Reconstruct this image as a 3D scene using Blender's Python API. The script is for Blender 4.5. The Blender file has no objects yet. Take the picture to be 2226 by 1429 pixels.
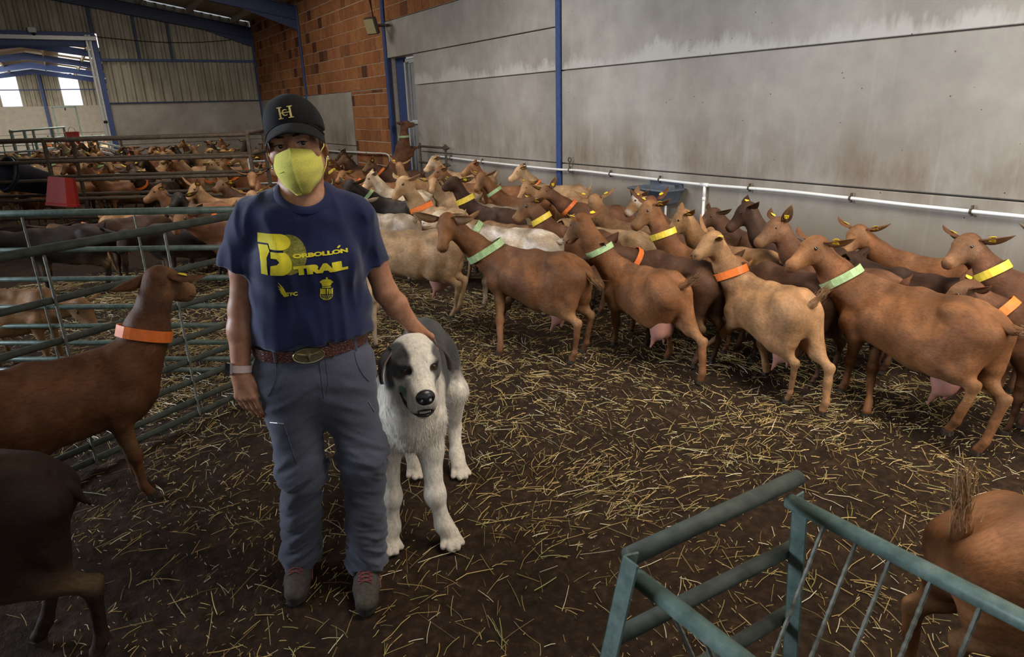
import bpy, bmesh, math, random, time
import numpy as np
from math import sin, cos, pi, radians, sqrt, atan2
from mathutils import Vector, Matrix
from mathutils.bvhtree import BVHTree
_t0 = time.time()
SC = bpy.context.scene
COL = SC.collection

# ---------------------------------------------------------------- camera
cam_data = bpy.data.cameras.new('camera')
cam = bpy.data.objects.new('camera', cam_data); COL.objects.link(cam)
cam_data.sensor_fit = 'HORIZONTAL'; cam_data.sensor_width = 36.0
cam_data.lens = 36.0 * 1446.0 / 2226.0
cam_data.clip_start = 0.05; cam_data.clip_end = 300
_p, _h, _r = radians(18.4), radians(32.7), radians(-1.72)
_f = Vector((sin(_h)*cos(_p), cos(_h)*cos(_p), -sin(_p)))
_r0 = Vector((cos(_h), -sin(_h), 0)); _u0 = _r0.cross(_f)
_rt = cos(_r)*_r0 + sin(_r)*_u0; _up = -sin(_r)*_r0 + cos(_r)*_u0
_m = Matrix((_rt, _up, -_f)).transposed().to_4x4(); _m.translation = (0, 0, 1.62)
cam.matrix_world = _m
SC.camera = cam

# ---------------------------------------------------------------- world and light
W = bpy.data.worlds.new('sky'); SC.world = W; W.use_nodes = True
_bg = W.node_tree.nodes['Background']
_bg.inputs[0].default_value = (0.86, 0.93, 1.0, 1); _bg.inputs[1].default_value = 0.4

def area(name, loc, target, sx, sy, power, col, spread=180):
    l = bpy.data.lights.new(name, 'AREA'); l.shape = 'RECTANGLE'; l.size = sx; l.size_y = sy
    l.energy = power; l.color = col; l.spread = radians(spread)
    o = bpy.data.objects.new(name, l); COL.objects.link(o); o.location = loc
    o.rotation_euler = (Vector(target) - Vector(loc)).to_track_quat('-Z', 'Y').to_euler()
    o['label'] = 'daylight entering through the building'; o['kind'] = 'light'
    return o
# daylight through the translucent roof strips of the right-hand slope, and the open front of the shed
area('skylight', (3.0, 1.3, 4.72), (3.9, 2.5, 0), 1.6, 4.4, 165, (1.0, 0.93, 0.83), 108)
area('skylight', (3.0, 8.0, 4.72), (4.0, 8.2, 0), 1.4, 5.0, 172, (1.0, 0.93, 0.83), 125)
area('skylight', (2.4, 14.5, 4.78), (3.2, 15.0, 0), 1.4, 5.0, 235, (1.0, 0.92, 0.81))
area('skylight', (1.2, 20.4, 4.95), (1.4, 20.0, 0), 1.4, 4.0, 110, (1.0, 0.92, 0.81), 130)
area('open_front', (4.0, -3.6, 2.8), (5.4, 4.0, 1.2), 2.6, 2.2, 112, (1.0, 0.94, 0.86), 80)
area('side_opening', (-6.6, 7.0, 2.7), (0.5, 2.4, 1.2), 4.5, 1.8, 430, (0.78, 0.87, 1.0), 120)
area('far_skylight', (2.4, 31.0, 3.6), (1.5, 31, 0), 2.0, 9.0, 1000, (1.0, 0.94, 0.84))
area('far_skylight', (-3.0, 37.0, 3.6), (-1, 38, 0), 2.0, 9.0, 1300, (1.0, 0.94, 0.84))
SC.view_settings.view_transform = 'Standard'; SC.view_settings.look = 'None'
SC.view_settings.exposure = 0.15; SC.view_settings.gamma = 1.0
SC.view_settings.use_curve_mapping = False
# ---------------------------------------------------------------- helpers: objects
def tag(o, label=None, cat=None, group=None, kind=None):
    if label: o['label'] = label
    if cat: o['category'] = cat
    if group: o['group'] = group
    if kind: o['kind'] = kind
    return o
def empty(name, loc=(0, 0, 0), rz=0.0, parent=None):
    o = bpy.data.objects.new(name, None); COL.objects.link(o)
    o.empty_display_size = 0.1
    o.location = loc; o.rotation_euler = (0, 0, rz)
    if parent: o.parent = parent
    return o
def obj(name, me, parent=None, mat=None, loc=None, rot=None):
    if mat is not None and len(me.materials) == 0: me.materials.append(mat)
    o = bpy.data.objects.new(name, me); COL.objects.link(o)
    if parent: o.parent = parent
    if loc is not None: o.location = loc
    if rot is not None: o.rotation_euler = rot
    return o
def copy_tree(o, parent=None):
    c = o.copy(); COL.objects.link(c)
    if parent: c.parent = parent
    for ch in list(o.children): copy_tree(ch, c)
    return c
def mesh_np(name, V, F, smooth=True, col=None):
    """mesh from numpy arrays; F is (n,3) or (n,4)"""
    me = bpy.data.meshes.new(name)
    V = np.ascontiguousarray(V, np.float32); F = np.ascontiguousarray(F, np.int32)
    n, m = F.shape
    me.vertices.add(len(V)); me.vertices.foreach_set('co', V.ravel())
    me.loops.add(n*m); me.loops.foreach_set('vertex_index', F.ravel())
    me.polygons.add(n); me.polygons.foreach_set('loop_start', np.arange(0, n*m, m, dtype=np.int32))
    me.polygons.foreach_set('loop_total', np.full(n, m, np.int32))
    me.polygons.foreach_set('use_smooth', np.full(n, smooth, bool))
    me.update(calc_edges=True)
    if col is not None:
        a = me.color_attributes.new('Col', 'FLOAT_COLOR', 'POINT')
        c = np.ones((len(V), 4), np.float32); c[:, :3] = col
        a.data.foreach_set('color', c.ravel())
    return me

class MB:
    """collects polygons of one mesh"""
    def __init__(s): s.v = []; s.f = []
    def add(s, V, F):
        o = len(s.v); s.v += [tuple(p) for p in V]; s.f += [tuple(i+o for i in f) for f in F]; return s
    def box(s, c, d, R=None):
        x, y, z = d[0]/2, d[1]/2, d[2]/2
        P = [Vector((a*x, b*y, e*z)) for a in (-1, 1) for b in (-1, 1) for e in (-1, 1)]
        if R is not None: P = [R @ p for p in P]
        c = Vector(c)
        return s.add([p + c for p in P], [(0,1,3,2),(4,6,7,5),(0,4,5,1),(2,3,7,6),(0,2,6,4),(1,5,7,3)])
    def bevbox(s, c, d, b, R=None):
        """box with chamfered edges"""
        bm = bmesh.new(); bmesh.ops.create_cube(bm, size=1.0)
        for v in bm.verts: v.co = Vector((v.co.x*d[0], v.co.y*d[1], v.co.z*d[2]))
        bmesh.ops.bevel(bm, geom=list(bm.edges), offset=b, segments=1, affect='EDGES')
        bm.verts.index_update()
        V = [(R @ v.co if R is not None else v.co) + Vector(c) for v in bm.verts]
        F = [[v.index for v in f.verts] for f in bm.faces]; bm.free()
        return s.add(V, F)
    def tube(s, pts, r, n=8, cap=True, flat=None):
        pts = [Vector(p) for p in pts]; m = len(pts)
        rr = r if isinstance(r, (list, tuple)) else [r]*m
        t0 = (pts[1]-pts[0]).normalized()
        a = Vector((0, 0, 1)) if abs(t0.z) < .9 else Vector((1, 0, 0))
        u = t0.cross(a).normalized(); V = []; F = []
        for i in range(m):
            t = ((pts[min(i+1, m-1)]-pts[i]).normalized() + (pts[i]-pts[max(i-1, 0)]).normalized())
            if t.length < 1e-6: t = t0
            t.normalize(); u = (u - t*u.dot(t)).normalized(); w = t.cross(u)
            for k in range(n):
                an = 2*pi*k/n; V.append(pts[i] + u*(cos(an)*rr[i]) + w*(sin(an)*rr[i]))
        for i in range(m-1):
            for k in range(n):
                k2 = (k+1) % n; F.append((i*n+k, i*n+k2, (i+1)*n+k2, (i+1)*n+k))
        if cap: F.append(tuple(range(n))[::-1]); F.append(tuple(range((m-1)*n, m*n)))
        return s.add(V, F)
    def lathe(s, prof, n=16, c=(0, 0, 0)):
        V = []; F = []; m = len(prof)
        for (r, z) in prof:
            for k in range(n):
                a = 2*pi*k/n; V.append((c[0]+r*cos(a), c[1]+r*sin(a), c[2]+z))
        for i in range(m-1):
            for k in range(n):
                k2 = (k+1) % n; F.append((i*n+k, i*n+k2, (i+1)*n+k2, (i+1)*n+k))
        F.append(tuple(range(n))[::-1]); F.append(tuple(range((m-1)*n, m*n)))
        return s.add(V, F)
    def prism(s, outline, z0, z1):
        n = len(outline)
        V = [(x, y, z0) for x, y in outline] + [(x, y, z1) for x, y in outline]
        F = [tuple(range(n))[::-1], tuple(range(n, 2*n))] + [(i, (i+1) % n, n+(i+1) % n, n+i) for i in range(n)]
        return s.add(V, F)
    def ball(s, c, r, n=10, m=6):
        V = [Vector(c)+Vector((0, 0, r))]; F = []
        for j in range(1, m):
            th = pi*j/m
            for k in range(n):
                a = 2*pi*k/n; V.append(Vector(c)+Vector((r*sin(th)*cos(a), r*sin(th)*sin(a), r*cos(th))))
        V.append(Vector(c)-Vector((0, 0, r)))
        for k in range(n): F.append((0, 1+k, 1+(k+1) % n))
        for j in range(m-2):
            for k in range(n):
                a = 1+j*n+k; b = 1+j*n+(k+1) % n; F.append((a, a+n, b+n, b))
        e = len(V)-1; q = 1+(m-2)*n
        for k in range(n): F.append((e, q+(k+1) % n, q+k))
        return s.add(V, F)
    def mesh(s, name='mesh', smooth=False):
        me = bpy.data.meshes.new(name); me.from_pydata(s.v, [], s.f)
        if smooth: me.polygons.foreach_set('use_smooth', [True]*len(me.polygons))
        me.update(); return me
    def build(s, name, mat, parent=None, smooth=False, loc=None, rot=None):
        return obj(name, s.mesh(name, smooth), parent, mat, loc, rot)

# ---------------------------------------------------------------- helpers: smooth-blended solids
def _v(p): return np.array(p, np.float32)
class SDF:
    """rounded cones and ellipsoids blended into one closed skin"""
    def __init__(s): s.p = []
    def cone(s, a, b, ra, rb, k=.03, fl=None, op=1):
        s.p.append((0, _v(a), _v(b), ra, rb, k, fl, op)); return s
    def chain(s, pts, rad, k=.03, fl=None):
        for i in range(len(pts)-1): s.cone(pts[i], pts[i+1], rad[i], rad[i+1], k, fl)
        return s
    def ell(s, c, r, R=None, k=.03, op=1):
        s.p.append((1, _v(c), _v(r), None if R is None else np.array(R, np.float32), 0, k, None, op)); return s
    def group(s, sub, cuts=(), k=.02):
        """another solid, trimmed by planes (normal, offset), blended in"""
        s.p.append((3, sub, cuts, 0, 0, k, None, 1)); return s
    def eval(s, P):
        P = np.asarray(P, np.float32); d = None
        for q in s.p:
            if q[0] == 3:
                e = q[1].eval(P); k = q[5]; op = 1
                for n, o in q[2]: e = np.maximum(e, P@_v(n)-o)
            elif q[0] == 0:
                _, a, b, ra, rb, k, fl, op = q
                pa = P-a; ba = b-a
                if fl is not None:
                    n = _v(fl[0]); g = (fl[1]-1.)
                    pa = pa+np.outer(pa@n, n*g); ba = ba+n*(ba@n)*g
                t = np.clip((pa@ba)/max(float(ba@ba), 1e-9), 0, 1)
                e = np.sqrt(((pa-t[:, None]*ba)**2).sum(1))-(ra+(rb-ra)*t)
            else:
                _, c, r, R, _, k, _, op = q
                p = P-c
                if R is not None: p = p@R
                k0 = np.sqrt(((p/r)**2).sum(1))+1e-6; k1 = np.sqrt(((p/(r*r))**2).sum(1))+1e-6
                e = k0*(k0-1)/k1
            if d is None: d = e; continue
            if op == 1:
                h = np.maximum(k-np.abs(d-e), 0)/k; d = np.minimum(d, e)-h*h*k*.25
            elif op == -1:
                h = np.maximum(k-np.abs(-e-d), 0)/k; d = np.maximum(d, -e)+h*h*k*.25
            else:
                h = np.maximum(k-np.abs(e-d), 0)/k; d = np.maximum(d, e)+h*h*k*.25
        return d
    def bounds(s):
        lo = np.full(3, 1e9); hi = -lo
        for q in s.p:
            if q[-1] != 1: continue
            if q[0] == 3: A, B = q[1].bounds()
            elif q[0] == 0:
                r = max(q[3], q[4]); A = np.minimum(q[1], q[2])-r; B = np.maximum(q[1], q[2])+r
            else:
                r = max(q[2]); A = q[1]-r; B = q[1]+r
            lo = np.minimum(lo, A); hi = np.maximum(hi, B)
        return lo-.02, hi+.02
    def mesh(s, vox, smooth=1, fn=None):
        ev = s.eval if fn is None else (lambda P: s.eval(P)+fn(P))
        lo, hi = s.bounds(); B = 4
        nb = np.ceil((hi-lo)/(vox*B)).astype(int)+1
        g = [lo[i]+(np.arange(nb[i])*B+1.5)*vox for i in range(3)]
        G = np.stack(np.meshgrid(*g, indexing='ij'), -1).reshape(-1, 3)
        dc = ev(G); act = np.abs(dc) < vox*B*1.75+.012
        n = nb*B
        D = np.repeat(dc.reshape(-1, 1), B**3, 1).astype(np.float32)
        o = np.stack(np.meshgrid(*[np.arange(B)-1.5]*3, indexing='ij'), -1).reshape(-1, 3)*vox
        ia = np.where(act)[0]
        for c0 in range(0, len(ia), 8000):
            ii = ia[c0:c0+8000]
            Q = (G[ii][:, None, :]+o[None]).reshape(-1, 3)
            D[ii] = ev(Q).reshape(-1, B**3)
        D = D.reshape(*nb, B, B, B).transpose(0, 3, 1, 4, 2, 5).reshape(*n)
        V, F = nets(D, lo, vox)
        for _ in range(smooth):
            V = lap(V, F)
        return V, F
    def project(s, V, it=1):
        for _ in range(it):
            e = 2e-3; g = np.stack([s.eval(V+_v(a)*e)-s.eval(V-_v(a)*e) for a in ((1,0,0),(0,1,0),(0,0,1))], 1)
            g /= np.linalg.norm(g, axis=1, keepdims=True)+1e-9
            V = V-g*s.eval(V)[:, None]*.8
        return V
    def march(s, c, d, r0=.0, r1=.5, step=.004):
        """distance from c along d to the skin"""
        t = np.arange(r0, r1, step); P = _v(c)+t[:, None]*_v(d)
        e = s.eval(P); w = np.where(e > 0)[0]
        return r1 if len(w) == 0 else float(t[w[0]])
def lap(V, F):
    n = len(V); A = np.zeros_like(V); c = np.zeros(n)
    for i in range(4):
        a = F[:, i]; b = F[:, (i+1) % 4]
        for k in range(3):
            A[:, k] += np.bincount(a, V[b, k], n)+np.bincount(b, V[a, k], n)
        c += np.bincount(a, minlength=n)+np.bincount(b, minlength=n)
    return V*.45+.55*A/np.maximum(c, 1)[:, None]
def nets(D, lo, vox):
    """surface nets of a scalar lattice"""
    S = D < 0
    nx, ny, nz = D.shape
    cnt = np.zeros((nx-1, ny-1, nz-1), np.int8)
    for a in (0, 1):
        for b in (0, 1):
            for c in (0, 1): cnt += S[a:nx-1+a, b:ny-1+b, c:nz-1+c]
    act = (cnt > 0) & (cnt < 8)
    I = np.argwhere(act); idx = np.full(act.shape, -1, np.int32); idx[act] = np.arange(len(I))
    P = np.zeros((len(I), 3)); N = np.zeros(len(I))
    for ax in range(3):
        o = [b for b in range(3) if b != ax]
        for a in (0, 1):
            for b in (0, 1):
                q = I.copy(); q[:, o[0]] += a; q[:, o[1]] += b
                q2 = q.copy(); q2[:, ax] += 1
                d0 = D[q[:, 0], q[:, 1], q[:, 2]]; d1 = D[q2[:, 0], q2[:, 1], q2[:, 2]]
                m = (d0 < 0) != (d1 < 0)
                t = d0[m]/(d0[m]-d1[m]); w = q[m].astype(float); w[:, ax] += t
                P[m] += w; N[m] += 1
    P /= N[:, None]
    F = []
    for ax in range(3):
        o = [(ax+1) % 3, (ax+2) % 3]
        sl = [slice(None)]*3; s2 = [slice(None)]*3
        sl[ax] = slice(0, -1); s2[ax] = slice(1, None)
        ch = np.argwhere(S[tuple(sl)] != S[tuple(s2)])
        ch = ch[(ch[:, o[0]] > 0) & (ch[:, o[1]] > 0) & (ch[:, o[0]] < D.shape[o[0]]-1) & (ch[:, o[1]] < D.shape[o[1]]-1)]
        ins = S[ch[:, 0], ch[:, 1], ch[:, 2]]
        def at(a, b):
            q = ch.copy(); q[:, o[0]] -= a; q[:, o[1]] -= b
            return idx[q[:, 0], q[:, 1], q[:, 2]]
        f = np.stack([at(1, 1), at(0, 1), at(0, 0), at(1, 0)], 1)
        f[~ins] = f[~ins][:, ::-1]; F.append(f)
    F = np.concatenate(F); F = F[(F >= 0).all(1)]
    return lo+P*vox, F
def vnoise(P, f, seed=0):
    """cheap smooth pseudo noise, -1..1"""
    P = np.asarray(P, float)*f; r = np.random.RandomState(seed); o = 0
    for i in range(5):
        w = r.normal(size=3); w /= np.linalg.norm(w); a = r.uniform(0, 6.28); g = r.uniform(.6, 1.7)
        w2 = r.normal(size=3)
        o = o+np.sin(P@w*g*2+a+1.3*np.sin(P@w2*.8+a*2))
    return o/5
def sstep(a, b, x):
    t = np.clip((x-a)/(b-a), 0, 1); return t*t*(3-2*t)
def norm(a):
    a = np.asarray(a, float); return a/(np.linalg.norm(a)+1e-12)

def catmull(P, n=5):
    P = [Vector(p) for p in P]; out = []
    for i in range(len(P)-1):
        a, b, c, d = P[max(i-1, 0)], P[i], P[i+1], P[min(i+2, len(P)-1)]
        for k in range(n):
            t = k/n; out.append(.5*((2*b)+(c-a)*t+(2*a-5*b+4*c-d)*t*t+(3*b-a-3*c+d)*t**3))
    return out+[P[-1]]

# ---------------------------------------------------------------- materials
class NT:
    def __init__(s, name, rough=.7, spec=.3, metal=0.0):
        s.m = bpy.data.materials.new(name); s.m.use_nodes = True
        s.t = s.m.node_tree; s.b = s.t.nodes['Principled BSDF']; s.out = s.t.nodes['Material Output']
        s.b.inputs['Roughness'].default_value = rough; s.b.inputs['Metallic'].default_value = metal
        s.b.inputs['Specular IOR Level'].default_value = spec
        s._co = None
    def n(s, t, **kw):
        x = s.t.nodes.new('ShaderNode'+t)
        for k, v in kw.items():
            if k.startswith('i_'):
                k = k[2:]; k = int(k) if k.isdigit() else k.replace('_', ' ')
                s.put(x.inputs[k], v)
            else: setattr(x, k, v)
        return x
    def put(s, sock, v):
        if hasattr(v, 'is_output'): s.t.links.new(v, sock)
        elif isinstance(v, (tuple, list)) and sock.type == 'RGBA' and len(v) == 3: sock.default_value = (*v, 1)
        else: sock.default_value = v
    def co(s, which='Object'):
        if s._co is None: s._co = s.n('TexCoord')
        return s._co.outputs[which]
    def mapping(s, v, scale=(1, 1, 1), rot=(0, 0, 0)):
        x = s.n('Mapping'); s.put(x.inputs[0], v); x.inputs['Scale'].default_value = scale; x.inputs['Rotation'].default_value = rot
        return x.outputs[0]
    def noise(s, v, scale, detail=4, rough=.55, dist=0.0):
        x = s.n('TexNoise'); s.put(x.inputs['Vector'], v); x.inputs['Scale'].default_value = scale
        x.inputs['Detail'].default_value = detail; x.inputs['Roughness'].default_value = rough
        x.inputs['Distortion'].default_value = dist
        return x.outputs['Fac']
    def ramp(s, f, stops, interp='LINEAR'):
        x = s.n('ValToRGB'); s.put(x.inputs[0], f); e = x.color_ramp.elements; x.color_ramp.interpolation = interp
        while len(e) < len(stops): e.new(.5)
        for i, (p, c) in enumerate(stops):
            e[i].position = p; e[i].color = (*c, 1) if len(c) == 3 else c
        return x.outputs[0]
    def mix(s, f, a, b, mode='MIX'):
        x = s.n('Mix', data_type='RGBA', blend_type=mode)
        s.put(x.inputs[0], f); s.put(x.inputs[6], a); s.put(x.inputs[7], b)
        return x.outputs[2]
    def math(s, op, a, b=0.0, clamp=False):
        x = s.n('Math', operation=op, use_clamp=clamp); s.put(x.inputs[0], a); s.put(x.inputs[1], b); return x.outputs[0]
    def bump(s, h, strength=.3, dist=.01):
        x = s.n('Bump'); s.put(x.inputs['Height'], h); x.inputs['Strength'].default_value = strength
        x.inputs['Distance'].default_value = dist; s.put(s.b.inputs['Normal'], x.outputs[0]); return x
    def base(s, c): s.put(s.b.inputs['Base Color'], c); return s
def G(v): return (v, v, v)
def simple(name, col, rough=.7, spec=.3, metal=0.0, var=.25, scale=30, bump=.0):
    t = NT(name, rough, spec, metal); f = t.noise(t.co(), scale, 5)
    c = t.ramp(f, [(.25, tuple(x*(1-var) for x in col)), (.75, tuple(min(1, x*(1+var)) for x in col))])
    t.base(c)
    if bump: t.bump(f, bump, .004)
    return t.m
# ---------------------------------------------------------------- goats
def coat_material():
    t = NT('goat_coat', .6, .16)
    oi = t.n('ObjectInfo'); at = t.n('VertexColor', layer_name='Col')
    sp = t.n('SeparateColor'); t.put(sp.inputs[0], at.outputs[0])
    co = t.co()
    big = t.noise(co, 5.5, 4, .6, .4)
    hair = t.noise(t.mapping(co, (38, 150, 95)), 1.0, 5, .7)
    c = t.mix(t.math('MULTIPLY', sp.outputs[1], .85, True), oi.outputs['Color'], (.052, .030, .020))
    c = t.mix(t.math('MULTIPLY', sp.outputs[0], .9, True), c, (.47, .29, .14))
    c = t.mix(t.math('MULTIPLY', sp.outputs[2], .9, True), c, (.62, .52, .42))
    sheen_pat = t.noise(co, 3.4, 3, .5, .6)
    c = t.mix(t.math('MULTIPLY', t.math('SUBTRACT', sheen_pat, .48), 2.0, True), c, t.mix(1.0, c, (1.9, 2.1, 2.5), 'MULTIPLY'))  # pale patches put the highlights of glossy hair into the coat colour
    c = t.mix(1.0, c, t.ramp(big, [(.26, G(.45)), (.52, G(.82)), (.76, G(1.45))]), 'MULTIPLY')
    c = t.mix(1.0, c, t.ramp(hair, [(.25, G(.62)), (.5, G(1.0)), (.78, G(1.35))]), 'MULTIPLY')
    t.base(c); t.bump(hair, .35, .006)
    t.b.inputs['Sheen Weight'].default_value = .0; t.b.inputs['Sheen Roughness'].default_value = .4
    return t.m
M_COAT = coat_material()
M_UDDER = simple('udder_skin', (.36, .17, .13), .6, .3, 0, .25, 14, .1)
M_HOOF = simple('hoof_horn', (.035, .025, .018), .6, .3)
M_HORN = simple('horn', (.20, .15, .10), .6, .3, 0, .35, 60, .3)
M_EYE = NT('goat_eye', .12, .6).base((.015, .010, .006)).m
M_TAG = simple('yellow_ear_tag', (.72, .52, .03), .45, .4, 0, .12)
M_COLLAR = {'green': simple('pale_green_collar', (.30, .42, .20), .5, .35, 0, .3, 40),
            'orange': simple('orange_collar', (.75, .17, .03), .45, .35, 0, .15, 40),
            'yellow': simple('yellow_collar', (.68, .50, .05), .45, .35, 0, .2, 40)}
M_LIP = simple('dark_lip', (.045, .022, .015), .6, .3)

def goat_solid(g):
    """closed skin of a goat standing along +X, from its joints"""
    L = g['L']/.66; s = g['s']; b = SDF(); k = .05*s
    def p(x, y, z): return np.array((x*L*s if abs(x) > 1e-9 else 0, y*s, z*s))
    F = g['feet']; w = g.get('wide', 1.0)
    b.cone(p(.17,0,.50), p(-.06,0,.485), .150*s, .178*s*w, k, ((0,1,0), 1.10/w))
    b.cone(p(-.06,0,.480), p(-.21,0,.525), .164*s*w, .116*s, k, ((0,1,0), 1.06/w))
    b.cone(p(.31,0,.660), p(.02,0,.664), .050*s, .036*s, k)
    b.cone(p(.02,0,.664), p(-.20,0,.676), .036*s, .040*s, k)
    b.ell(p(.27,0,.49), (.105*s, .098*s, .155*s), None, k)
    for y in (-1, 1):
        b.cone(p(.285, .045*y, .65), p(.27, .095*y, .45), .045*s, .062*s, .04*s, ((0,1,0), 1.5))
        b.ell(p(-.175, .098*y, .660), np.array((.044, .028, .028))*s, None, .035*s)
        b.ell(p(-.325, .050*y, .585), np.array((.04, .03, .035))*s, None, .04*s)
    b.cone(p(-.17,0,.60), p(-.29,0,.565), .105*s, .082*s, k)
    for y in (-1, 1): b.ell(p(-.115, .185*y, .605), np.array((.060, .070, .070))*s, None, .06*s, -1)
    joints = {}
    for i, (y, front) in enumerate(((1, 1), (-1, 1), (1, 0), (-1, 0))):
        fx, fy, fz = F[i]
        foot = np.array((fx, fy, fz))
        if front:
            e = p(.235, .088*y, .40); d = foot-p(.275, .08*y, .0)
            kn = p(.252, .083*y, .225)+np.array((d[0]*.45+.25*d[2], d[1]*.5, d[2]*.75))
            ft = p(.262, .08*y, .075)+np.array((d[0]*.88, d[1]*.9, d[2]*1.0))
            b.chain([p(.27, .088*y, .47), e, kn, ft, foot+np.array((.0, 0, .03*s))],
                    [.062*s, .045*s, .0255*s, .0185*s, .023*s], .022*s)
            b.ell(kn, np.array((.029, .027, .036))*s, None, .02*s)
        else:
            d = foot-p(-.27, .08*y, 0)
            st = p(-.175, .098*y, .395)+np.array((d[0]*.22, d[1]*.2, d[2]*.25))
            hk = p(-.330, .084*y, .285)+np.array((d[0]*.70, d[1]*.6, d[2]*.8))
            ft = p(-.295, .08*y, .080)+np.array((d[0]*.95, d[1]*.95, d[2]))
            b.cone(p(-.235, .062*y, .570), st, .112*s, .082*s, .05*s, ((0,1,0), 1.35))
            b.cone(p(-.30, .055*y, .54), p(-.285, .078*y, .40)+d*.3, .068*s, .050*s, .045*s)
            gm = st*.5+hk*.5; b.chain([st, gm, hk], [.070*s, .046*s, .0255*s], .035*s, ((0,1,0), 1.15))
            b.chain([hk, ft, foot+np.array((.0, 0, .03*s))], [.0255*s, .0185*s, .023*s], .02*s)
            b.cone(hk, hk+np.array((-.016*s, 0, .018*s)), .020*s, .014*s, .02*s)
        joints[i] = (ft, foot)
    P = _v(g['P']); N = _v(g['N']); d = norm(N-P)
    hl = np.linalg.norm(N-P)/.25; q_ = 1.16*hl
    lat = norm(np.cross((0, 0, 1), d)) if abs(d[2]) < .97 else np.array((0, 1, 0))
    if 'roll' in g: lat = norm(lat*cos(g['roll'])+np.cross(d, lat)*sin(g['roll']))
    u = np.cross(d, lat)
    if u[2] < 0: u = -u; lat = -lat
    def h(x, y, z): return P+(d*x+lat*y+u*z)*hl
    nb = p(.30, 0, .575); nl = p(.315, 0, .50); top = h(.03, 0, -.055)
    mid = (nb+top)/2+np.array((.012*s, 0, -.015*s))
    b.cone(nb, mid, .104*s, .080*s, .06*s, ((0,1,0), 1.2))
    b.cone(mid, top, .080*s, .064*s, .04*s)
    b.cone(nl, mid, .090*s, .068*s, .06*s, ((0,1,0), 1.2))
    b.ell(h(.045,0,-.040), np.array((.066, .047, .052))*q_, np.stack([d, lat, u], 1), .03*s)
    b.cone(h(.07,0,-.040), h(.205,0,-.052), .0455*q_, .0295*q_, .025*s)
    b.ell(h(.220,0,-.058), np.array((.030, .030, .034))*q_, np.stack([d, lat, u], 1), .02*s)
    b.cone(h(.06,0,-.085), h(.200,0,-.082), .036*q_, .021*q_, .025*s)
    for y in (-1, 1):
        b.ell(h(.075, .041*y, -.016), np.array((.022, .015, .014))*q_, np.stack([d, lat, u], 1), .015*s)
        b.ell(h(.075, .042*y, -.068), np.array((.034, .014, .028))*q_, np.stack([d, lat, u], 1), .02*s)
        if g.get('detail'):
            b.ell(h(.245, .016*y, -.050), np.array((.010, .005, .006))*hl, np.stack([d, lat, u], 1), .004, -1)
    if g.get('wattle'):
        c0 = h(.0, 0, -.11)
        for y in (-1, 1): b.cone(c0+lat*.02*y, c0+lat*.028*y+np.array((0.0, 0, -.055)), .009, .008, .01)
    return b, dict(h=h, d=d, lat=lat, u=u, hl=hl, nb=nb, top=top, mid=mid, p=p, joints=joints, s=s)

_EAR = {}
def ear_mesh(s, droop):
    """cupped leaf, root at origin, tip along +X, hollow side facing +Z"""
    key = (round(s, 2), round(droop, 2))
    if key in _EAR: return _EAR[key]
    n, m = 8, 5; top = []; 
    for i in range(n):
        t = i/(n-1); w = .034*s*(sin(pi*min(t*.92+.10, 1))**.75)*(1 if t < .93 else .55)
        for j in range(m):
            v = (j/(m-1)-.5)*2
            top.append((t*.165*s, v*w, abs(v)**1.6*w*.75*(1-.5*t)-droop*.05*t*t*s))
    V = [(x, y, z) for x, y, z in top]+[(x, y*1.02, z-.0045*s*(1-abs((k % m)/(m-1)-.5)*1.6)) for k, (x, y, z) in enumerate(top)]
    F = []; o = n*m
    for i in range(n-1):
        for j in range(m-1):
            a = i*m+j; F.append((a, a+m, a+m+1, a+1)); F.append((o+a, o+a+1, o+a+m+1, o+a+m))
    for i in range(n-1):
        a = i*m; F.append((a, o+a, o+a+m, a+m)); a = i*m+m-1; F.append((a, a+m, o+a+m, o+a))
    for j in range(m-1):
        a = j; F.append((a, a+1, o+a+1, o+a)); a = (n-1)*m+j; F.append((a, o+a, o+a+1, a+1))
    V = np.array(V); c = np.zeros((len(V), 3)); c[:o, 0] = .55*(1-np.abs(V[:o, 1])/(.03*s)); c = np.clip(c, 0, 1)
    _EAR[key] = mesh_np('ear', V, np.array(F), True, c)
    return _EAR[key]
_TAGM = {}
def tag_mesh():
    if 'a' not in _TAGM:
        b = MB(); o = [(-.015, -.016), (.015, -.016), (.015, .006), (.006, .018), (-.006, .018), (-.015, .006)]
        b.prism(o, -.0012, .0012); b.lathe([(.005, .0012), (.004, .004)], 8, (0, .010, 0))
        _TAGM['a'] = b.mesh('ear_tag'); _TAGM['a'].materials.append(M_TAG)
    return _TAGM['a']
def frame_m(o, x, z):
    """matrix with local X along x, Z near z"""
    x = Vector(x).normalized(); z = Vector(z); y = z.cross(x).normalized(); z = x.cross(y)
    m = Matrix((x, y, z)).transposed().to_4x4(); m.translation = Vector(o); return m
_EYEM = {}
def eye_mesh(r):
    r = round(r, 4)
    if r not in _EYEM:
        me = MB().ball((0, 0, 0), r, 10, 6).mesh('eye', True); me.materials.append(M_EYE); _EYEM[r] = me
    return _EYEM[r]
_HOOF = {}
def hoof_mesh(s):
    s = round(s, 1)
    if s not in _HOOF:
        b = MB()
        for y in (-1, 1):
            o = [(-.018*s, y*.002), (.018*s, y*.002), (.030*s, y*.009*s), (.010*s, y*.0215*s), (-.016*s, y*.019*s)]
            if y > 0: o = o
            else: o = o[::-1]
            b.prism(o, 0.0, .022*s)
        me = b.mesh('hoof'); me.materials.append(M_HOOF); _HOOF[s] = me
    return _HOOF[s]

def default_feet(s, L, st=0.0):
    k = L/.66*s
    return [(.275*k+st*.10, .08*s, 0), (.275*k-st*.10, -.08*s, 0), (-.27*k-st*.08, .08*s, 0), (-.27*k+st*.08, -.08*s, 0)]

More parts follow.
